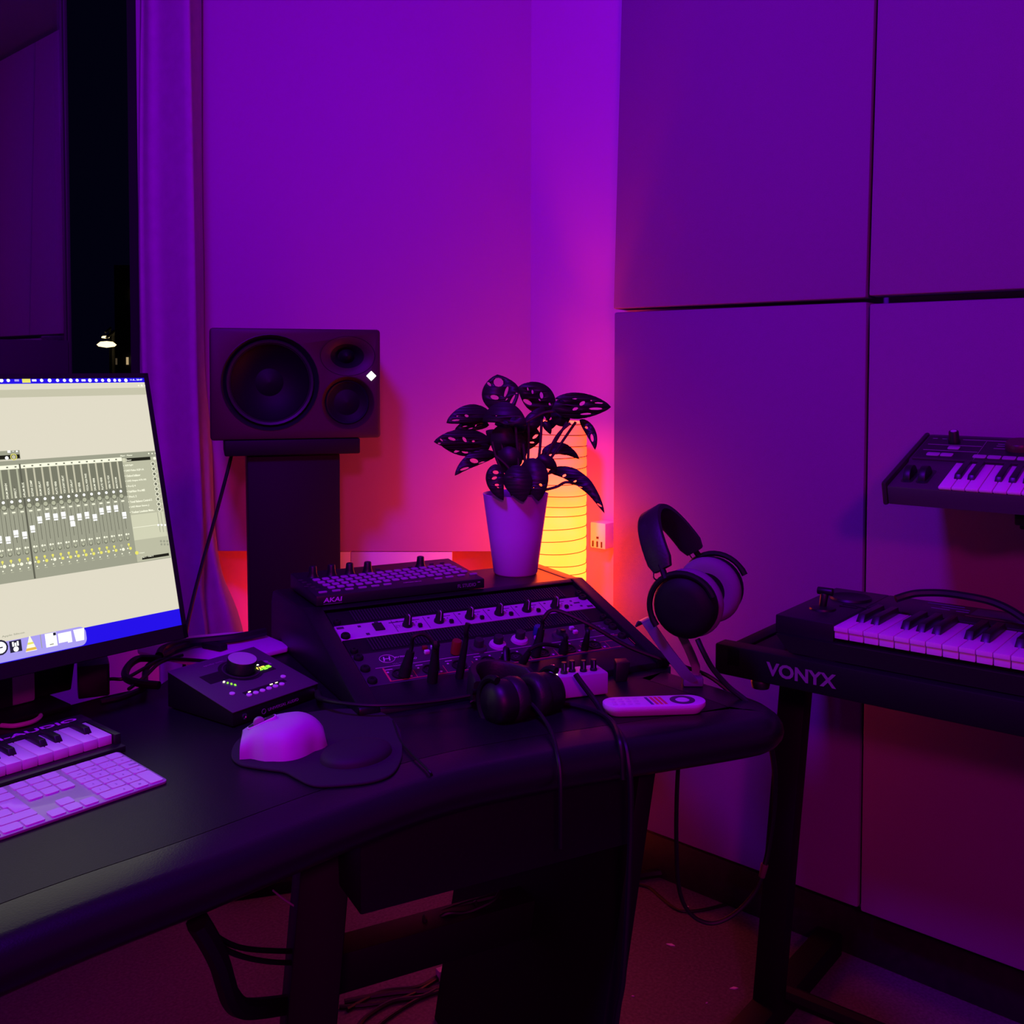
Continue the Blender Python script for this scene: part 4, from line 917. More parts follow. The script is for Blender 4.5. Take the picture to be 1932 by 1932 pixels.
m = MB(); m.lathe([(.034, .0016), (.034, .0021), (0, .0021)], 36, c=(.0914, .0958)); m.span((.026, .083, .0016), (.07, .11, .0020)); m.span((.098, .07, .0016), (.139, .105, .0020)); m.span((.047, .030, .0016), (.125, .038, .0020)); m.build('dark_glass', BLK, t)
m = MB(); m.lathe([(.0285, .0021), (.0285, .003), (.0265, .003)], 36, c=(.0914, .0958), caps=False); m.build('dial_ring', DGREY2, t)
m = MB(); m.lathe([(.0225, .003), (.0220, .020), (.0212, .021)], 40, c=(.0914, .0958), caps=False); m.build('dial_side', BLK, t)
m = MB(); m.lathe([(.0219, .0195), (.0212, .0213), (0, .0213)], 40, c=(.0914, .0958)); m.build('dial_top', mat('spun_aluminium', (.50, .50, .51), .45, metal=.05), t)
def led(x, y, w_, h_, mm, nm='indicator_light', rot=0):
    q = MB(); q.box((0, 0, .0023), (w_, h_, .0008)); q.build(nm, mm, t, M=T(x, y, 0) @ MX.Rotation(rot, 4, 'Z'))
for k in range(4): f_ = k / 3; led(.0458 + .0075 * f_, .0780 - .0163 * f_, .0026, .0042, LEDG if k else LEDWW, rot=-.9 + .5 * f_)
led(.1195, .0950, .0105, .0024, LEDW, rot=.0)
for k, (x, y, mm) in enumerate(((.1170, .0875, LEDY), (.1255, .0865, LEDY), (.1170, .0835, LEDY), (.1255, .0825, LEDG), (.1170, .0795, LEDG), (.1255, .0785, LEDG), (.1340, .0845, LEDG), (.1340, .0805, LEDG))): led(x, y, .0066, .0028, mm, 'meter_light')
led(.0565, .0335, .0042, .0014, LEDWW); led(.0985, .0345, .0050, .0014, LEDWW); led(.1085, .0345, .0045, .0010, LEDWW)
bb = None
for x, y in [(.0506 + .01236 * k, .0268) for k in range(6)] + [(.1305, .0445), (.0332, .0433)]:
    if bb is None: q = MB(); q.lathe([(.0042, .0016), (.0040, .0030), (0, .0034)], 14); bb = q.build('button', WHT, t, M=T(x, y, 0))
    else: dup(bb, T(x, y, 0), t)
text('apollo twin', GREYT, t, T(.052, .132, .0018), .0045, .036); m = MB(); m.lathe([(.004, .0016), (.004, .0019), (0, .0019)], 16, c=(.142, .098)); m.box((.143, .090, .0018), (.004, .006, .0004)); m.build('maker_mark', GREYT, t)
fd = (dn((AWD, 0, 0)) - V((AWD, 0, 0))).normalized()
Mf = frame((0, 0, 0), (1, 0, 0), -fd)
text('UNIVERSAL AUDIO', GREYT, t, Mf @ T(.062, -.0125, .0013) if False else Mf @ T(.062, -.014, .0016), .0042, .058)
m = MB(); m.tube([(.054 + .0035 * cos(a * pi / 8), -.012 + .0035 * sin(a * pi / 8), .0016) for a in range(17)], .0004, 4, M=Mf); m.build('logo_ring', GREYT, t)
m = MB(); m.lathe([(.0045, 0), (.0045, .0012), (.003, .0014), (.003, .0002), (0, .0002)], 16, Mf @ T(.020, -.010, .0)); m.build('headphone_socket', CHROME, t)
# plug in its right corner and the lead to the rack
pj = Ma @ V((AWD - .006, -.001, -.009))
P = [pj, pj + V((.006, -.006, -.001)), aty(604, 1318, 1.47), aty(640, 1326, 1.44), aty(700, 1331, 1.43), aty(760, 1329, 1.44), aty(830, 1322, 1.46), aty(900, 1310, 1.48), aty(935, 1304, 1.49)]
for i in range(2, 9): P[i] = V((P[i].x, P[i].y, max(P[i].z, DZ + .004)))
t2 = thing('instrument_lead', 'black lead running from the audio interface across the front of the rack', 'cable')
q = MB(); q.tube(crv(P, 6), .0028, 8); q.build('lead', CABLE, t2)
q = MB(); q.cyl(P[0], P[1], .0045, .0045, 12); q.build('plug_collar', CHROME, t2)
q = MB(); q.tube(crv(P[1:4], 5), [.0052, .0052, .005, .005, .0046, .0044, .004, .0036, .0032, .003, .0028], 10); q.build('plug_grip', BLKR, t2)
# pale tray behind it, with cables on top
poly = [onz(x, y, .7165) for x, y in ((259, 1224), (268, 1218), (300, 1211), (350, 1200), (430, 1192.5), (476, 1191), (500, 1197), (532, 1210), (545, 1218), (542, 1222), (500, 1232), (440, 1246), (395, 1251), (345, 1245), (290, 1235), (264, 1229))]
m = MB(); m.prism([(p.x, p.y) for p in poly], DZ + .0035, DZ + .0115); tag(m.build('tray', mat('pale_tray_plastic', (.62, .62, .64), .5), bevel=.002), 'pale flat tray with round corners behind the audio interface', 'tray')
def cab(name, lab, pts, r, z=None, Y=None, mm=CABLE, n=6):
    P = []
    for p in pts:
        if len(p) == 3 and z is None: P.append(aty(*p))
        elif len(p) == 3: P.append(onz(p[0], p[1], p[2]))
        else: P.append(onz(p[0], p[1], z) if z else aty(p[0], p[1], Y))
    q = MB(); q.tube(crv(P, n), r, 8); return tag(q.build(name, mm), lab, 'cable')
cab('power_cable', 'thick black cable looping on the pale tray from the left', [(480, 1197), (440, 1203), (380, 1210), (330, 1225), (318, 1232), (295, 1242), (262, 1243), (243, 1256), (236, 1272), (243, 1283), (270, 1290), (300, 1293)], .0062, z=.724)
cab('power_cable', 'black cable lying along the rear of the pale tray', [(300, 1238), (310, 1224), (345, 1214), (400, 1208), (450, 1202), (500, 1192)], .0075, z=.727)
cab('power_cable', 'thin black cable from the cube adapter to the loops beside the tray', [(187, 1284), (210, 1281), (236, 1280), (270, 1262), (300, 1246), (330, 1243), (400, 1248), (450, 1253)], .0028, z=.722)
cab('power_cable', 'black cable dropping from the tray loops along the desk rear edge', [(330, 1228), (296, 1245), (276, 1262), (273, 1290), (268, 1300), (230, 1316), (205, 1322), (190, 1325)], .0050, z=.716)
cab('power_cable', 'thin black cable crossing inside the loops beside the tray', [(243, 1300), (275, 1275), (300, 1252), (330, 1240), (345, 1236)], .0028, z=.7215)
m = MB(); p = onz(405, 1222, .7195); m.box((0, 0, .006), (.018, .045, .010)); o = m.build('cable_connector', BLKR, bevel=.002); o.matrix_world = yaw((p.x, p.y, .7165), R(60)); tag(o, 'small dark connector lying on the pale tray', 'connector')

# ------------------------------------------------------------------ mouse mat and mouse
mp = [(437, 1428), (440, 1408), (455, 1390), (480, 1372), (520, 1358), (580, 1345), (640, 1338), (700, 1340), (735, 1352), (754, 1376), (759, 1405), (757, 1432), (742, 1458), (712, 1472), (670, 1479), (610, 1483), (582, 1479), (556, 1466), (536, 1456), (510, 1452), (475, 1447), (450, 1441)]
poly = [onz(x, y, DZ + .003) for x, y in mp]; poly = crv(poly, 4, True)
t = thing('mouse_mat', 'black shaped mouse mat with a padded wrist rest under the white mouse', 'mouse mat', T(poly[0].x, poly[0].y, DZ + .0004)); o0 = poly[0]
m = MB(); m.prism([(p.x - o0.x, p.y - o0.y) for p in poly], 0, .0035); m.build('mat', mat('black_mat_cloth', (.022, .02, .024), .85, bump=.3, bscale=900), t, bevel=.001, seg=1)
c_ = onz(672, 1416, DZ + .01); m = MB(); rows = []
for i in range(9):
    f_ = i / 8; rows.append([V((c_.x - o0.x, c_.y - o0.y, .0034 + .0135 * sin(f_ * pi / 2) ** .7)) + V((cos(a * pi / 16), sin(a * pi / 16), 0)).cross(V((0, 0, 1))) * 0 + (UU * cos(a * pi / 16) * .050 + VVv * sin(a * pi / 16) * .040) * cos(f_ * pi / 2) ** .6 for a in range(32)])
m.grid(rows, closed=True); m.build('wrist_rest', mat('black_gel_cloth', (.02, .018, .022), .7), t, smooth=80)
fw = V((-.95, -.28, 0)).normalized(); mc_ = onz(539, 1398, DZ + .012)
t = thing('mouse', 'white sculpted computer mouse with scroll wheel on the black mat', 'mouse', frame((mc_.x, mc_.y, DZ + .0042), fw, V((0, 0, 1)).cross(fw)) @ MX.Scale(.86, 4))
rows = []
for i in range(25):
    u_ = i / 24; x = -.062 + .125 * u_
    hh_ = .050 * max(0, 1 - ((u_ - .38) / (.40 if u_ < .38 else .95)) ** 2) ** (.55 if u_ < .38 else .8) if u_ > .0 else 0
    if u_ > .85: hh_ *= 1 - .12 * ((u_ - .85) / .15)
    w_ = .0365 * (max(0, 1 - ((u_ - .45) / .46) ** 2) ** .38 if u_ < .45 else 1 - .10 * ((u_ - .45) / .55) ** 2)
    fl_ = .022 * max(0, 1 - ((u_ - .52) / .34) ** 2)
    ln = []
    for j in range(19):
        th_ = pi * j / 18; y = w_ * math.copysign(abs(cos(th_)) ** .8, cos(th_)); z = hh_ * abs(sin(th_)) ** .62
        lf = max(0, 1 - j / 6); y += fl_ * lf ** 1.3; z += .010 * fl_ / .02 * (lf * (1 - lf)) * 1.5
        ln.append(V((x + .006 * max(0, cos(th_)) * (u_ > .7), y, z)))
    rows.append(ln)
m = MB(); m.grid(rows); m.add(rows[-1], [tuple(range(19))]); m.build('shell', mat('pale_grey_mouse_plastic', (.58, .56, .56), .5), t, smooth=70)
sl = MX.Translation((.035, .002, .0418)) @ MX.Rotation(R(21), 4, 'Y')
m = MB(); m.prism(rrect(.046, .0135, .0065, 5), -.004, .0022, sl); m.build('wheel_surround', WHT, t, bevel=.0006)
m = MB(); m.prism(rrect(.042, .0100, .0048, 5), -.002, .0026, sl); m.build('wheel_slot', DGREY, t)
m = MB(); m.cyl((.004, -.0042, .0015), (.004, .0042, .0015), .0088, n=24, M=sl); m.build('scroll_wheel', mat('steel_wheel', (.45, .45, .46), .4, metal=.3), t, bevel=.0008)
for a_ in (.004, -.009):
    m = MB(); m.prism(rrect(.0115, .0042, .002, 3), 0, .0016, MX.Translation((.022 + a_, .0325, .031)) @ MX.Rotation(R(-58), 4, 'X') @ MX.Rotation(R(8), 4, 'Y')); m.build('side_button', WHT, t, bevel=.0005)
cab('mouse_lead', 'thin black lead on the desk running from the mouse mat over the front edge', [(742, 1360, .709), (755, 1395, .709), (775, 1420, .709), (800, 1445, .709), (812, 1458, .708), (820, 1475, .690), (824, 1500, .665)], .0017, z=.7)

# ------------------------------------------------------------------ headphones
def headphones(lab, M, padm, cupr=.047, rz=.125, sx=.066, big=1.0):
    t = thing('headphones', lab, 'headphones', M)
    def arc(a0, a1, ro, n=22, wy=.019, th=.0065, rzz=rz, name='headband', mm=LEATHER):
        rows = []
        for i in range(n + 1):
            a = a0 + (a1 - a0) * i / n; c, s_ = cos(a), sin(a)
            px, pz = ro * c, .005 + rzz * s_; nx, nz = V((c / ro, 0, s_ / rzz)).normalized().xz
            k = 1 if 0 < i < n else .75
            rows.append([V((px + nx * b * th, a_ * wy * k, pz + nz * b * th)) for a_, b in ((-1, -.6), (-.8, -1), (.8, -1), (1, -.6), (1, .6), (.8, 1), (-.8, 1), (-1, .6))])
        q = MB(); q.grid(rows, closed=True); q.add(rows[0], [tuple(range(8))]); q.add(rows[-1], [tuple(range(8))]); return q.build(name, mm, t, smooth=50)
    arc(R(24), R(156), sx + .013, rzz=rz + .03, wy=.0205)
    for sgn in (-1, 1):
        c0 = V((sgn * (sx + .012) * cos(R(25)) * 1.02, 0, .005 + (rz + .03) * sin(R(25)))); c1 = V((sgn * (sx + .014), 0, .050))
        q = MB(); q.tube([c0 + V((0, 0, .006)), c0 * .6 + c1 * .4, c1], .0052, 8)
        q.build('slider', BLKM, t)
        q = MB(); q.tube(crv([c0 + V((0, .012, .004)), c0 * .5 + c1 * .5 + V((sgn * .006, .016, 0)), c1 + V((-sgn * .012, .008, -.004))], 5), .0011, 6); q.build('inner_lead', CABLE, t)
        q = MB(); q.tube([(sgn * (sx + .012), (cupr + .0035) * sin(a), (cupr + .0035) * cos(a) * .98) for a in [R(-97 + 194 * i / 20) for i in range(21)]], [.0055 if i in (0, 1, 19, 20) else .0048 for i in range(21)], 8)
        q.build('yoke', BLKM, t)
        Mx = T(sgn * sx, 0, 0) @ MX.Rotation(sgn * pi / 2, 4, 'Y')
        q = MB(); q.lathe([(cupr * .98, -.012), (cupr, -.004), (cupr * .98, .006), (cupr * .88, .015), (cupr * .55, .021), (0, .023)], 36, Mx); q.build('ear_cup', BLKM if padm is EARPAD else BLK, t, smooth=60)
        q = MB(); q.lathe([(cupr * .60, -.034), (cupr * .85, -.036), (cupr * 1.02, -.031), (cupr * 1.07, -.022), (cupr * 1.03, -.013), (cupr * .9, -.010)], 36, Mx, caps=False); q.build('ear_pad', padm, t, smooth=70)
        q = MB(); q.lathe([(cupr * .62, -.0335), (0, -.030)], 30, Mx, caps=False); q.build('pad_mesh', BLKR, t)
    return t
def hpose(px, py, Y, A, Uv, off):
    A = V(A).normalized(); Uv = V(Uv); Uv = (Uv - A * Uv.dot(A)).normalized(); Fv = Uv.cross(A)
    c = aty(px, py, Y) + A * off
    return MX(((A.x, Fv.x, Uv.x, c.x), (A.y, Fv.y, Uv.y, c.y), (A.z, Fv.z, Uv.z, c.z), (0, 0, 0, 1)))
headphones('black headphones with grey velour ear pads hanging on the small stand', hpose(1283, 1150, 1.545, (.50, .86, .04), (-.52, .258, .95), .088), EARPAD, .051, .118, .066)
headphones('black headphones lying folded on the desk in front of the rack', hpose(935, 1326, 1.43, (.80, .60, -.05), (-.75, 1.0, .12), .050), LEATHER, .0315, .070, .042)
# headphone stand: two arms rising from one foot
t = thing('headphone_stand', 'pale two-armed headphone stand at the right end of the desk', 'stand', T(*onz(1306, 1292, DZ)))
Tinv = t.matrix_world.inverted()
def strip(name, pts, w0, ext, mm, th=.004):
    # flat bar: centre line in the room, ext = direction of its width
    P = crv(pts, 6); e = V(ext).normalized(); rows = []
    for i, p in enumerate(P):
        d = (P[min(i + 1, len(P) - 1)] - P[max(i - 1, 0)]).normalized(); n = d.cross(e).normalized()
        rows.append([Tinv @ (p + e * a * w0 + n * b * th * .5) for a, b in ((-.5, -1), (.5, -1), (.5, 1), (-.5, 1))])
    q = MB(); q.grid(rows, closed=True); q.add(rows[0], [(0, 1, 2, 3)]); q.add(rows[-1], [(0, 1, 2, 3)]); return q.build(name, mm, t, bevel=.0007, seg=1)
strip('near_arm', [aty(1306, 1287, 1.585), aty(1290, 1268, 1.585), aty(1256, 1224, 1.60), aty(1226, 1180, 1.615), aty(1219, 1171, 1.625), aty(1212, 1170, 1.645), aty(1207, 1178, 1.66)], .018, (.80, -.35, .50), STANDW)
strip('far_arm', [aty(1310, 1283, 1.60), aty(1313, 1262, 1.605), aty(1309, 1248, 1.61), aty(1296, 1218, 1.63), aty(1270, 1170, 1.65)], .014, (.93, -.1, .35), STANDW)
m = MB(); m.prism([(-.016, -.012), (.016, -.012), (.018, .02), (-.014, .02)], 0, .014); m.build('foot', STANDW, t, bevel=.003)
# its long lead: over the desk end, down to a joint, and back up in a loop
cab('headphone_lead', 'black headphone lead hanging over the desk end to a joint by the keyboard stand', [(1316, 1206, 1.55), (1328, 1232, 1.54), (1345, 1262, 1.54), (1375, 1296, 1.535), (1410, 1325, 1.52), (1437, 1362, 1.50), (1452, 1400, 1.50), (1460, 1440, 1.52), (1462, 1480, 1.54), (1459, 1540, 1.56), (1450, 1600, 1.57), (1443, 1632, 1.57)], .0042)
m = MB(); j0, j1 = aty(1443, 1630, 1.57), aty(1437, 1655, 1.57); m.cyl(j0, j1, .006, .005, 12); tag(m.build('cable_joint', mat('dark_red_plastic', (.12, .04, .05), .5), bevel=.001), 'small plug joint hanging in the lead beside the keyboard stand post', 'connector')
cab('extension_lead', 'thin black lead hanging in a loop between the desk underside and the plug joint', [(1437, 1655, 1.57), (1425, 1682, 1.57), (1400, 1712, 1.57), (1372, 1733, 1.57), (1342, 1742, 1.57), (1312, 1732, 1.57), (1290, 1705, 1.57), (1279, 1660, 1.57), (1276, 1580, 1.56), (1277, 1500, 1.56), (1280, 1440, 1.56)], .0034)

# ------------------------------------------------------------------ pedal, remote, small black box
pp = V((.0610, 1.5145, DZ))
t = thing('effects_pedal', 'small grey metal box with four black knobs and a lit lamp on the desk', 'pedal', yaw((pp.x, pp.y, DZ), R(19)))
m = MB(); m.span((0, 0, .0015), (.093, .045, .0355)); m.build('case', PEDAL, t, bevel=.0025)
m = MB(); m.span((.004, .004, 0), (.089, .041, .002)); m.build('base', BLKR, t)
kb = None
for x in (.026, .041, .058, .075):
    M_ = T(x, .0165 if x != .041 else .021, .0355)
    if kb is None:
        q = MB(); q.lathe([(.0056, 0), (.0056, .003), (.0046, .004), (.0044, .0165), (.004, .0172), (0, .0172)], 16); kb = q.build('knob', BLK, t, M=M_); q = MB(); q.box((-.001, -.0045, .010), (.0009, .0008, .011)); kp_ = q.build('pointer', GREYT, kb)
    else: k = dup(kb, M_, t); dup(kp_, MX.Identity(4), k)
m = MB(); m.lathe([(.0022, 0), (.002, .0014), (0, .002)], 12, T(.0115, .012, .0355)); m.build('lamp', LEDWW, t)
m = MB(); m.lathe([(.0048, 0), (.0048, .004), (.0030, .010), (0, .0105)], 14, T(.013, .031, .0355)); m.build('toggle_switch', CHROME, t)
cab('patch_lead', 'black lead crossing in front of the grey pedal and over the desk edge', [(1086, 1272, 1.50), (1094, 1284, 1.495), (1112, 1308, 1.485), (1127, 1328, 1.475), (1140, 1350, 1.45), (1160, 1372, 1.40), (1178, 1400, 1.352), (1186, 1440, 1.335), (1190, 1490, 1.33), (1190, 1560, 1.33), (1187, 1650, 1.33), (1182, 1750, 1.33), (1175, 1850, 1.33), (1166, 1900, 1.34), (1160, 1940, 1.35)], .0042)
cab('patch_lead', 'black lead from the lying headphones running over the desk front edge', [(985, 1318, 1.44), (1005, 1330, 1.43), (1030, 1362, 1.39), (1044, 1392, 1.345), (1052, 1425, 1.305), (1057, 1460, 1.29), (1058, 1520, 1.285), (1058, 1600, 1.29)], .0028)
cab('patch_lead', 'black lead curving from the pedal toward the desk front edge', [(1046, 1325, 1.50), (1085, 1331, 1.485), (1130, 1345, 1.455), (1156, 1364, 1.41), (1168, 1392, 1.352), (1173, 1420, 1.338), (1176, 1470, 1.335)], .0040)
rp_ = onz(1137, 1325, DZ + .016)
t = thing('remote_control', 'white remote control with a dark ring pad lying on the desk', 'remote', yaw((rp_.x, rp_.y - .004, DZ + .0005), R(6.0)))
m = MB(); prof_ = rrect(.152, .046, .0225, 8, .076, 0); low = rrect(.136, .032, .0158, 8, .076, 0)
m.prism(low, 0, .010, top=prof_); m.prism(prof_, .010, .0165); m.build('shell', WHT, t, bevel=.0012)
m = MB(); rr = [[V((.118 + r * cos(a * pi / 16), r * sin(a * pi / 16) * .98, z)) for a in range(32)] for r, z in ((.0105, .0165), (.0105, .0170), (.0185, .0170), (.0185, .0165))]
m.grid(rr, closed=True); m.build('ring_pad', mat('dark_ring_plastic', (.07, .06, .09), .4), t)
m = MB(); m.lathe([(.0095, .0165), (.0092, .0172), (0, .0174)], 24, c=(.118, 0)); m.build('select_button', WHT, t)
for k, (x, mm) in enumerate(((.070, BLUE), (.0775, REDLINE), (.084, REDLINE), (.0905, REDLINE))):
    q = MB(); q.prism([(x - .0018, -.016), (x + .0022, -.016), (x + .0022 - .004, .016), (x - .0018 - .004, .016)], .0165, .0169); q.build('colour_bar', mm if k != 2 else mat('orange_print', (.8, .25, .08), .5), t)
bb = None
for i in range(4):
    for j in range(3):
        M_ = T(.016 + .011 * i, -.011 + .011 * j, .0165)
        if bb is None: q = MB(); q.prism(rrect(.0075, .0060, .002, 3), 0, .0008); bb = q.build('button', mat('off_white_plastic', (.70, .70, .72), .4), t, bevel=.0003, M=M_)
        else: dup(bb, M_, t)
p = onz(1146, 1292, DZ)
m = MB(); m.prism([(0, 0), (.020, .002), (.024, .03), (.004, .03)], 0, .030, top=[(.002, .002), (.026, .004), (.026, .03), (.006, .03)]); o = m.build('plug_adapter', BLK, bevel=.0015); o.matrix_world = yaw((p.x + .014, p.y + .012, DZ), R(10)); tag(o, 'small black box between the grey pedal and the headphone stand', 'adapter')

# ------------------------------------------------------------------ keyboard stand
KA = R(-38.8); KX = V((cos(KA), sin(KA), 0)); KN = V((-sin(KA), cos(KA), 0))
b0 = onz(1349, 1213, .745)
Mks = yaw((b0.x, b0.y, 0), KA)
t = thing('keyboard_stand', 'black steel keyboard stand lettered VONYX carrying two keyboards', 'keyboard stand', Mks)
m = MB(); m.span((0, 0, .694), (1.15, .035, .745)); m.build('front_beam', BLKM, t, bevel=.003)
m = MB(); m.span((.05, .03, .70), (.115, .36, .742)); m.build('support_arm', BLKM, t, bevel=.003)
m = MB(); m.span((.02, .0, .71), (.048, .30, .7445)); m.build('side_rail', BLKM, t, bevel=.003)
m = MB(); m.span((.155, .02, .735), (.20, .30, .766)); m.build('rubber_rest', BLKR, t, bevel=.004)
m = MB(); m.span((.86, .03, .70), (.925, .36, .742)); m.build('support_arm', BLKM, t, bevel=.003)
m = MB(); m.lathe([(.014, -.014), (.016, -.004), (.014, 0)], 16, T(.075, .017, .694)); m.build('clamp_knob', BLK, t)
Mki = Mks.inverted()
def post(dx, nm='post'):
    tp = Mki @ (aty(1508, 1310, 1.80) + KX * dx); bt = Mki @ (aty(1449, 1932, 1.83) + KX * dx)
    q = MB(); a = V((tp.x, tp.y, .72)); s_ = (a - V((bt.x, bt.y, bt.z))); bt2 = a - s_ * (a.z / s_.z)
    e = [(-.025, -.018), (.025, -.018), (.025, .018), (-.025, .018)]
    q.prism([(bt2.x + x, bt2.y + y) for x, y in e], .03, .655, top=[(a.x - s_.x / s_.z * .065 + x, a.y - s_.y / s_.z * .065 + y) for x, y in e]); q.build(nm, BLKM, t, bevel=.003)
    q = MB(); q.prism([(a.x - s_.x / s_.z * .075 + x * .78, a.y + y * .78) for x, y in e], .64, .72, top=[(a.x + x * .78, a.y + y * .78) for x, y in e]); q.build('inner_tube', BLKM, t, bevel=.002)
    q = MB(); q.span((bt2.x - .025, bt2.y - .12, 0), (bt2.x + .025, bt2.y + .30, .045)); q.build('foot_bar', BLKM, t, bevel=.003)
    return a, bt2
p1, q1 = post(0); p2, q2 = post(.80)
m = MB(); m.tube([(q1.x + .02, q1.y + .02, .06), (q1.x + .17, q1.y + .06, .30), (q1.x + .40, q1.y + .05, .70)] if False else [(q1.x, q1.y + .03, .05), (q2.x, q2.y + .03, .05)], .016, 8); m.build('floor_tie', BLKM, t)
Mfb = frame((0, -.0008, 0), (1, 0, 0), (0, 0, 1))
text('VONYX', mat('grey_logo_print', (.22, .20, .22), .5), t, Mfb @ T(.093, .7085, 0), .0225, .116, bold=.03)
# tier arm for the upper keyboard and its upright (outside the frame)
US = V((.609, 1.6465, 0))
au = Mki @ (US + KX * .205)
m = MB(); m.span((au.x - .022, au.y - .03 + .10, .955), (au.x + .022, au.y + .215, .984)); m.span((au.x - .022, au.y + .035, .966), (au.x + .022, au.y + .10, .985)); m.build('tier_arm', BLKM, t, bevel=.003)
m = MB(); m.span((au.x - .02, au.y + .28, .9), (.98, au.y + .31, .955)); m.build('tier_bar', BLKM, t, bevel=.003) if False else None
m = MB(); m.span((au.x - .018, au.y + .265, .74), (au.x + .018, au.y + .30, .96)); m.build('tier_post', BLKM, t, bevel=.003) if False else None
m = MB(); m.tube([(au.x, au.y + .20, .965), (au.x + .25, au.y + .20, .965), (au.x + .25, au.y + .20, .74)], .016, 8); m.build('tier_upright', BLKM, t)
m = MB(); m.span((au.x + .22, .03, .70), (au.x + .28, au.y + .22, .742)); m.build('support_arm', BLKM, t, bevel=.003)

# ------------------------------------------------------------------ lower keyboard
l0 = V((.4345, 1.661, 0)); ZL = .802
t = thing('stage_synthesizer', 'black synthesizer with joystick and full size keys on the lower tier of the stand', 'music keyboard', yaw((l0.x, l0.y, ZL), KA))
LWD, LDP = .86, .262
m = MB(); m.span((0, 0, -.030), (.098, LDP, 0)); m.span((.098, .150, -.030), (LWD, LDP, 0)); m.span((.098, .012, -.030), (LWD, .15, -.022)); m.build('body', KBODY2, t, bevel=.002)
m = MB(); m.prism([(.030, -.012), (LWD, -.012), (LWD, LDP - .02), (.030, LDP - .02)], -.0555, -.029, top=[(.006, -.012), (LWD, -.012), (LWD, LDP - .004), (.004, LDP - .004)]); m.build('underbody', BLK, t)
piano(t, 31, .0985, .0235, -.002, .150, -.0035, .0075, tuple(b for o in range(5) for b in (1 + 7 * o, 2 + 7 * o, 4 + 7 * o, 5 + 7 * o, 6 + 7 * o) if b < 31), .0140, .100, .012, 1, lip=.012)
m = MB(); m.lathe([(.022, 0), (.021, .003), (.014, .005), (0, .006)], 24, c=(.046, .085)); m.build('joystick_base', BLK, t)
m = MB(); m.cyl((.046, .085, .004), (.048, .088, .026), .006, .007, 12); m.cyl((.036, .088, .030), (.062, .089, .030), .0065, n=12); m.build('joystick', BLK, t, bevel=.001)
m = MB(); m.lathe([(.036, .0003), (.034, .004), (.030, .001), (0, .001)], 32, c=(.055, .19)); m.build('beam_dial', BLK, t)
m = MB()
for x, y, w_ in ((.075, .125, .03), (.075, .14, .03), (.095, .135, .02)): m.box((x, y, .0006), (w_, .004, .0012))
m.build('slide_switches', BLK, t)
m = MB()
for x, y, w_ in ((.20, .245, .06), (.22, .228, .045), (.20, .212, .03), (.235, .212, .02), (.30, .205, .10), (.30, .190, .11), (.36, .228, .08), (.46, .20, .10), (.46, .185, .08)): m.box((x, y, .0002), (w_, .0024, .0004))
m.build('panel_print', mat('grey_blue_print', (.22, .20, .30), .5), t)
m = MB(); m.span((.25, .195, -.0005), (.42, .248, .0008)); m.build('panel_section', KBODY, t, bevel=.0005)
cab('audio_lead', 'thick black cable arching over the back of the lower synthesizer', [(1690, 1130, 1.66), (1712, 1123, 1.66), (1735, 1119, 1.655), (1780, 1119, 1.64), (1830, 1126, 1.615), (1870, 1135, 1.60), (1905, 1150, 1.58), (1940, 1172, 1.56), (1990, 1200, 1.54)], .0065)

# ------------------------------------------------------------------ upper keyboard
ut = R(17)
Mu = yaw((US.x, US.y, 1.016), KA) @ MX.Rotation(ut, 4, 'X')
t = thing('mini_key_synthesizer', 'compact grey synthesizer with mini keys and two wheels on the upper tier', 'music keyboard', Mu)
UD, UWD = .238, .52
bev = Mu.to_3x3().inverted() @ V((0, 0, -1))
m = MB(); pts = []
for x in (0, UWD):
    pts.append([(x, 0, -.032), (x, 0, 0), (x, .110, 0), (x, .116, .004), (x, UD, .004), (x, UD, -.034)])
v_ = pts[0] + pts[1]; m.add(v_, [tuple(range(6)), tuple(range(11, 5, -1))] + [(i, (i + 1) % 6, 6 + (i + 1) % 6, 6 + i) for i in range(6)]); m.build('body', KBODY, t, bevel=.0025)
m = MB(); m.span((-.009, -.002, -.034), (.0, UD + .002, .007)); m.build('side_cheek', WOODD, t, bevel=.004)
m = MB(); m.span((.004, .118, .0042), (UWD, UD - .012, .0050)); m.build('control_panel', KBODY2, t)
m = MB(); m.span((.006, .1135, .004), (UWD, .1175, .0062)); m.build('panel_rail', KBODY, t)
piano(t, 21, .080, .0200, -.001, .104, .006, .004, tuple(b for o in range(3) for b in (1 + 7 * o, 2 + 7 * o, 4 + 7 * o, 5 + 7 * o, 6 + 7 * o) if b < 21), .0115, .070, .007, 1, lip=.007)
for x in (.022, .046):
    q = MB(); q.cyl((x - .0055, .050, -.004), (x + .0055, .050, -.004), .022, n=28); q.build('wheel', BLK, t, bevel=.001)
    q = MB(); q.prism(rrect(.019, .058, .006, 4, x + .0015, .050), .0, .0006); q.build('wheel_slot', KBODY2, t)
m = MB(); m.lathe([(.0098, .005), (.0098, .010), (.0088, .012), (.0082, .025), (.0075, .026), (0, .026)], 24, c=(.052, .198)); m.build('knob', BLK, t)
m = MB(); m.lathe([(.0052, .0262), (.005, .0266), (0, .0266)], 18, c=(.052, .198)); m.build('knob_cap', SILV, t)
m = MB(); m.lathe([(.0215, .005), (.0215, .010), (.0205, .015), (.019, .017), (0, .017)], 32, c=(.158, .185)); m.build('large_dial', mat('dark_red_dial', (.07, .018, .022), .4), t)
m = MB()
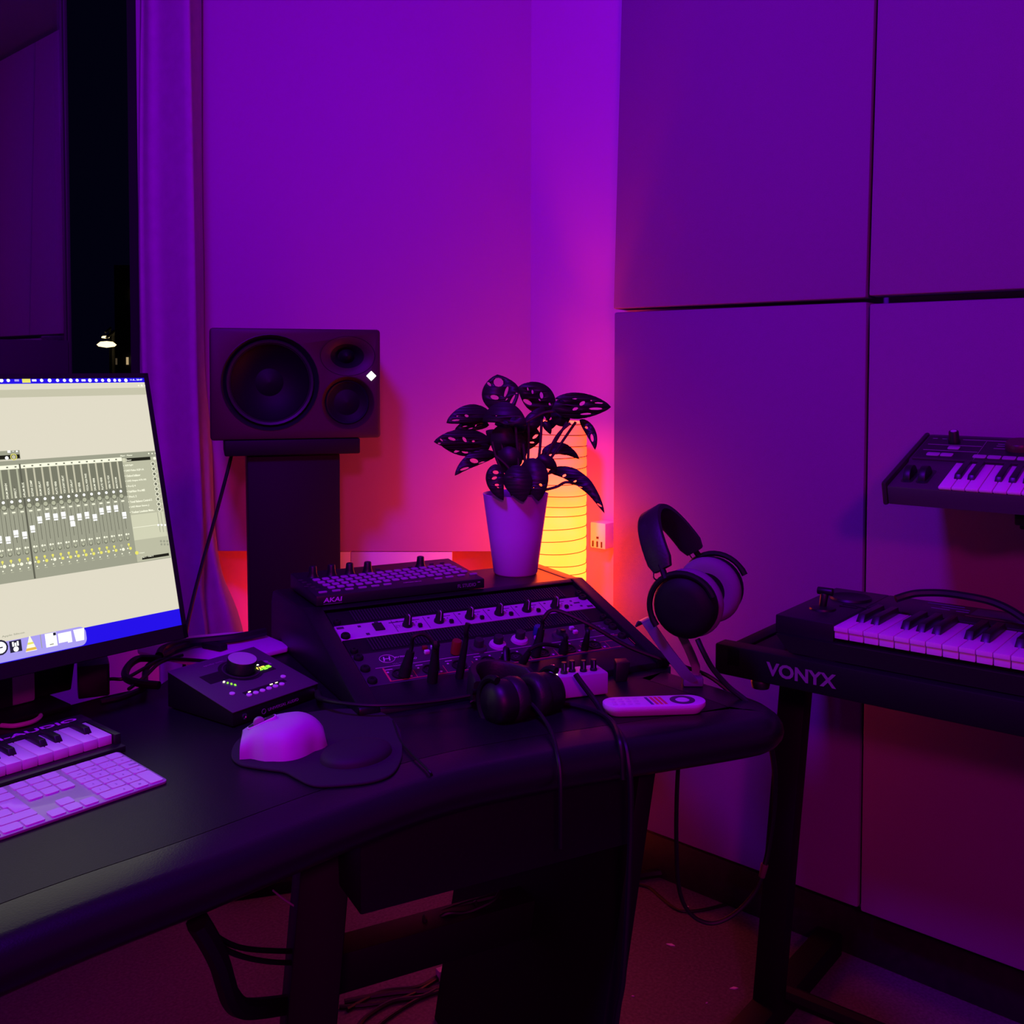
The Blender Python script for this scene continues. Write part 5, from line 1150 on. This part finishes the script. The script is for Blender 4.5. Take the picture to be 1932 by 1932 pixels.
for x0_, x1_, y in ((.012, .020, .213), (.028, .036, .213), (.062, .132, .213), (.012, .10, .184), (.012, .10, .157), (.185, .26, .213), (.185, .26, .145), (.122, .14, .199), (.122, .14, .19), (.12, .14, .178), (.19, .22, .199)): m.box(((x0_ + x1_) / 2, y, .0052), (x1_ - x0_, .0016, .0006))
m.build('panel_lines', GREYT, t)
for x, y, w_ in ((.0585, .1705, .019), (.034, .137, .021), (.056, .137, .020)): q = MB(); q.prism(rrect(w_, .0135, .003, 3, x, y), .005, .0066); q.build('button', GREYP, t, bevel=.0004)
bb = None
for k in range(16):
    M_ = T(.108 + k * .0225, .137, 0)
    if bb is None: q = MB(); q.prism(rrect(.0205, .0135, .003, 3), .005, .0066); bb = q.build('button', GREYP, t, bevel=.0004, M=M_)
    else: dup(bb, M_, t)
m = MB(); m.span((.1015, .124, .005), (.1022, .21, .0056)); m.build('panel_divider', GREYT, t)

# ------------------------------------------------------------------ under the desk and on the floor
cab('cable_bundle', 'thick bundled cables dropping from the desk underside to the floor', [(372, 1738, 1.08), (392, 1770, 1.10), (412, 1810, 1.13), (424, 1850, 1.16), (434, 1880, 1.19), (452, 1900, 1.22), (480, 1903, 1.26), (530, 1897, 1.32), (575, 1890, 1.38)], .0125)
cab('hanging_lead', 'black lead sagging from the cable bundle to the desk leg, the upper one', [(378, 1736, 1.09), (410, 1768, 1.14), (455, 1788, 1.20), (520, 1794, 1.28), (590, 1794, 1.36)], .0034)
cab('hanging_lead', 'black lead sagging from the cable bundle to the desk leg, the lower one', [(384, 1750, 1.09), (420, 1788, 1.14), (470, 1808, 1.20), (530, 1816, 1.28), (590, 1814, 1.36)], .0034)
cab('hanging_lead', 'thin pale lead rising behind the left desk leg to the desktop', [(515, 1680, 1.40), (545, 1703, 1.42), (590, 1730, 1.46)], .0014, mm=GREYP)
cab('beam_lead', 'thick black lead lying along the beam under the desk', [(660, 1776, 1.55), (720, 1766, 1.56), (770, 1748, 1.57), (820, 1728, 1.58), (860, 1712, 1.60), (915, 1696, 1.62), (945, 1690, 1.63)], .0048)
cab('beam_lead', 'black lead tied to the beam under the desk in a short loop', [(665, 1770, 1.57), (740, 1770, 1.57), (800, 1755, 1.57), (840, 1725, 1.57), (880, 1722, 1.58), (930, 1700, 1.60), (944, 1682, 1.62), (940, 1710, 1.62), (915, 1730, 1.60), (895, 1700, 1.60)], .0034)
for k, x in enumerate((758, 778, 800)):
    m = MB(); m.tube(crv([aty(x, 1742 - 8 * k, 1.585), aty(x + 2, 1752 - 7 * k, 1.553), aty(x + 3, 1768 - 7 * k, 1.56)], 5), .004, 8); tag(m.build('cable_tie', BLKR), 'short black cable tie round the beam leads, %s' % ('the left one', 'the middle one', 'the right one')[k], 'cable tie')
def fl_(x, y, h=.006): p = onz(x, y, h); return p
def fcab(lab, pts, r, mm=CABLE, h=None):
    q = MB(); q.tube(crv([fl_(x, y, (h or r)) for x, y in pts], 6), r, 8); return tag(q.build('floor_cable', mm), lab, 'cable')
fcab('black cable tangle on the floor under the beam, the strand with the sharp bend', [(650, 1890), (700, 1880), (760, 1872), (820, 1868), (880, 1850), (930, 1835), (946, 1852), (900, 1856), (850, 1853), (800, 1880), (740, 1890), (690, 1920), (672, 1945)], .005)
fcab('black cable on the floor under the beam looping toward the desk leg', [(640, 1900), (700, 1895), (770, 1880), (830, 1845), (880, 1825), (905, 1832), (860, 1860), (790, 1885), (720, 1930), (700, 1960)], .004)
fcab('thin dark cable on the floor crossing the tangle under the beam', [(655, 1905), (720, 1872), (790, 1862), (845, 1835), (862, 1875), (870, 1880)], .0045)
m = MB(); p = fl_(838, 1845, 0); m.prism(rrect(.03, .018, .003, 3), 0, .02); o = m.build('floor_plug', mat('pale_plug', (.5, .45, .42), .5), bevel=.002); o.matrix_world = yaw((p.x, p.y, 0), R(30)); tag(o, 'small pale plug in the cable tangle on the floor', 'plug')
fcab('thick black cable on the floor beside the right desk leg', [(1190, 1655), (1230, 1648), (1270, 1645), (1300, 1648), (1330, 1662), (1350, 1672)], .011)
fcab('thin black cable winding over the floor behind the right desk leg', [(1200, 1668), (1225, 1675), (1245, 1692), (1270, 1712), (1290, 1719), (1330, 1716), (1370, 1706)], .0034)
fcab('thin dark cable along the skirting behind the right desk leg', [(1205, 1612), (1225, 1624), (1265, 1622), (1300, 1634), (1330, 1655)], .0034, h=.02)
p = onz(1165, 1940, .08)
m = MB(); m.tube(crv([aty(1158, 1900, 1.50), aty(1152, 1940, 1.50), aty(1145, 1990, 1.50)], 4), .010, 10); tag(m.build('coiled_lead', BLKR), 'ribbed black lead at the foot of the right desk leg', 'cable')
for i, (x, y, a_) in enumerate(((1265, 1783, 0), (1384, 1865, .5), (1296, 1711, .3), (1194, 1880, .2), (1333, 1893, .9))):
    p = fl_(x, y, 0); s_ = (.010, .009, .004, .003, .003)[i]
    m = MB(); m.prism([(-s_ * .9, -s_ * .2), (s_ * .2, -s_ * .42), (s_, 0), (s_ * .1, s_ * .4)], .0002, .0018); o = m.build('paper_scrap', WHT); o.matrix_world = yaw(p, -.5 + a_)
    tag(o, 'tiny white scrap on the floor, %s' % ('largest, nearest the desk leg', 'second largest, nearest the keyboard stand post', 'farthest back, by the hanging lead', 'smallest, close beside the right desk leg', 'small, in front of the keyboard stand post')[i], 'scrap', 'white scraps on the floor')
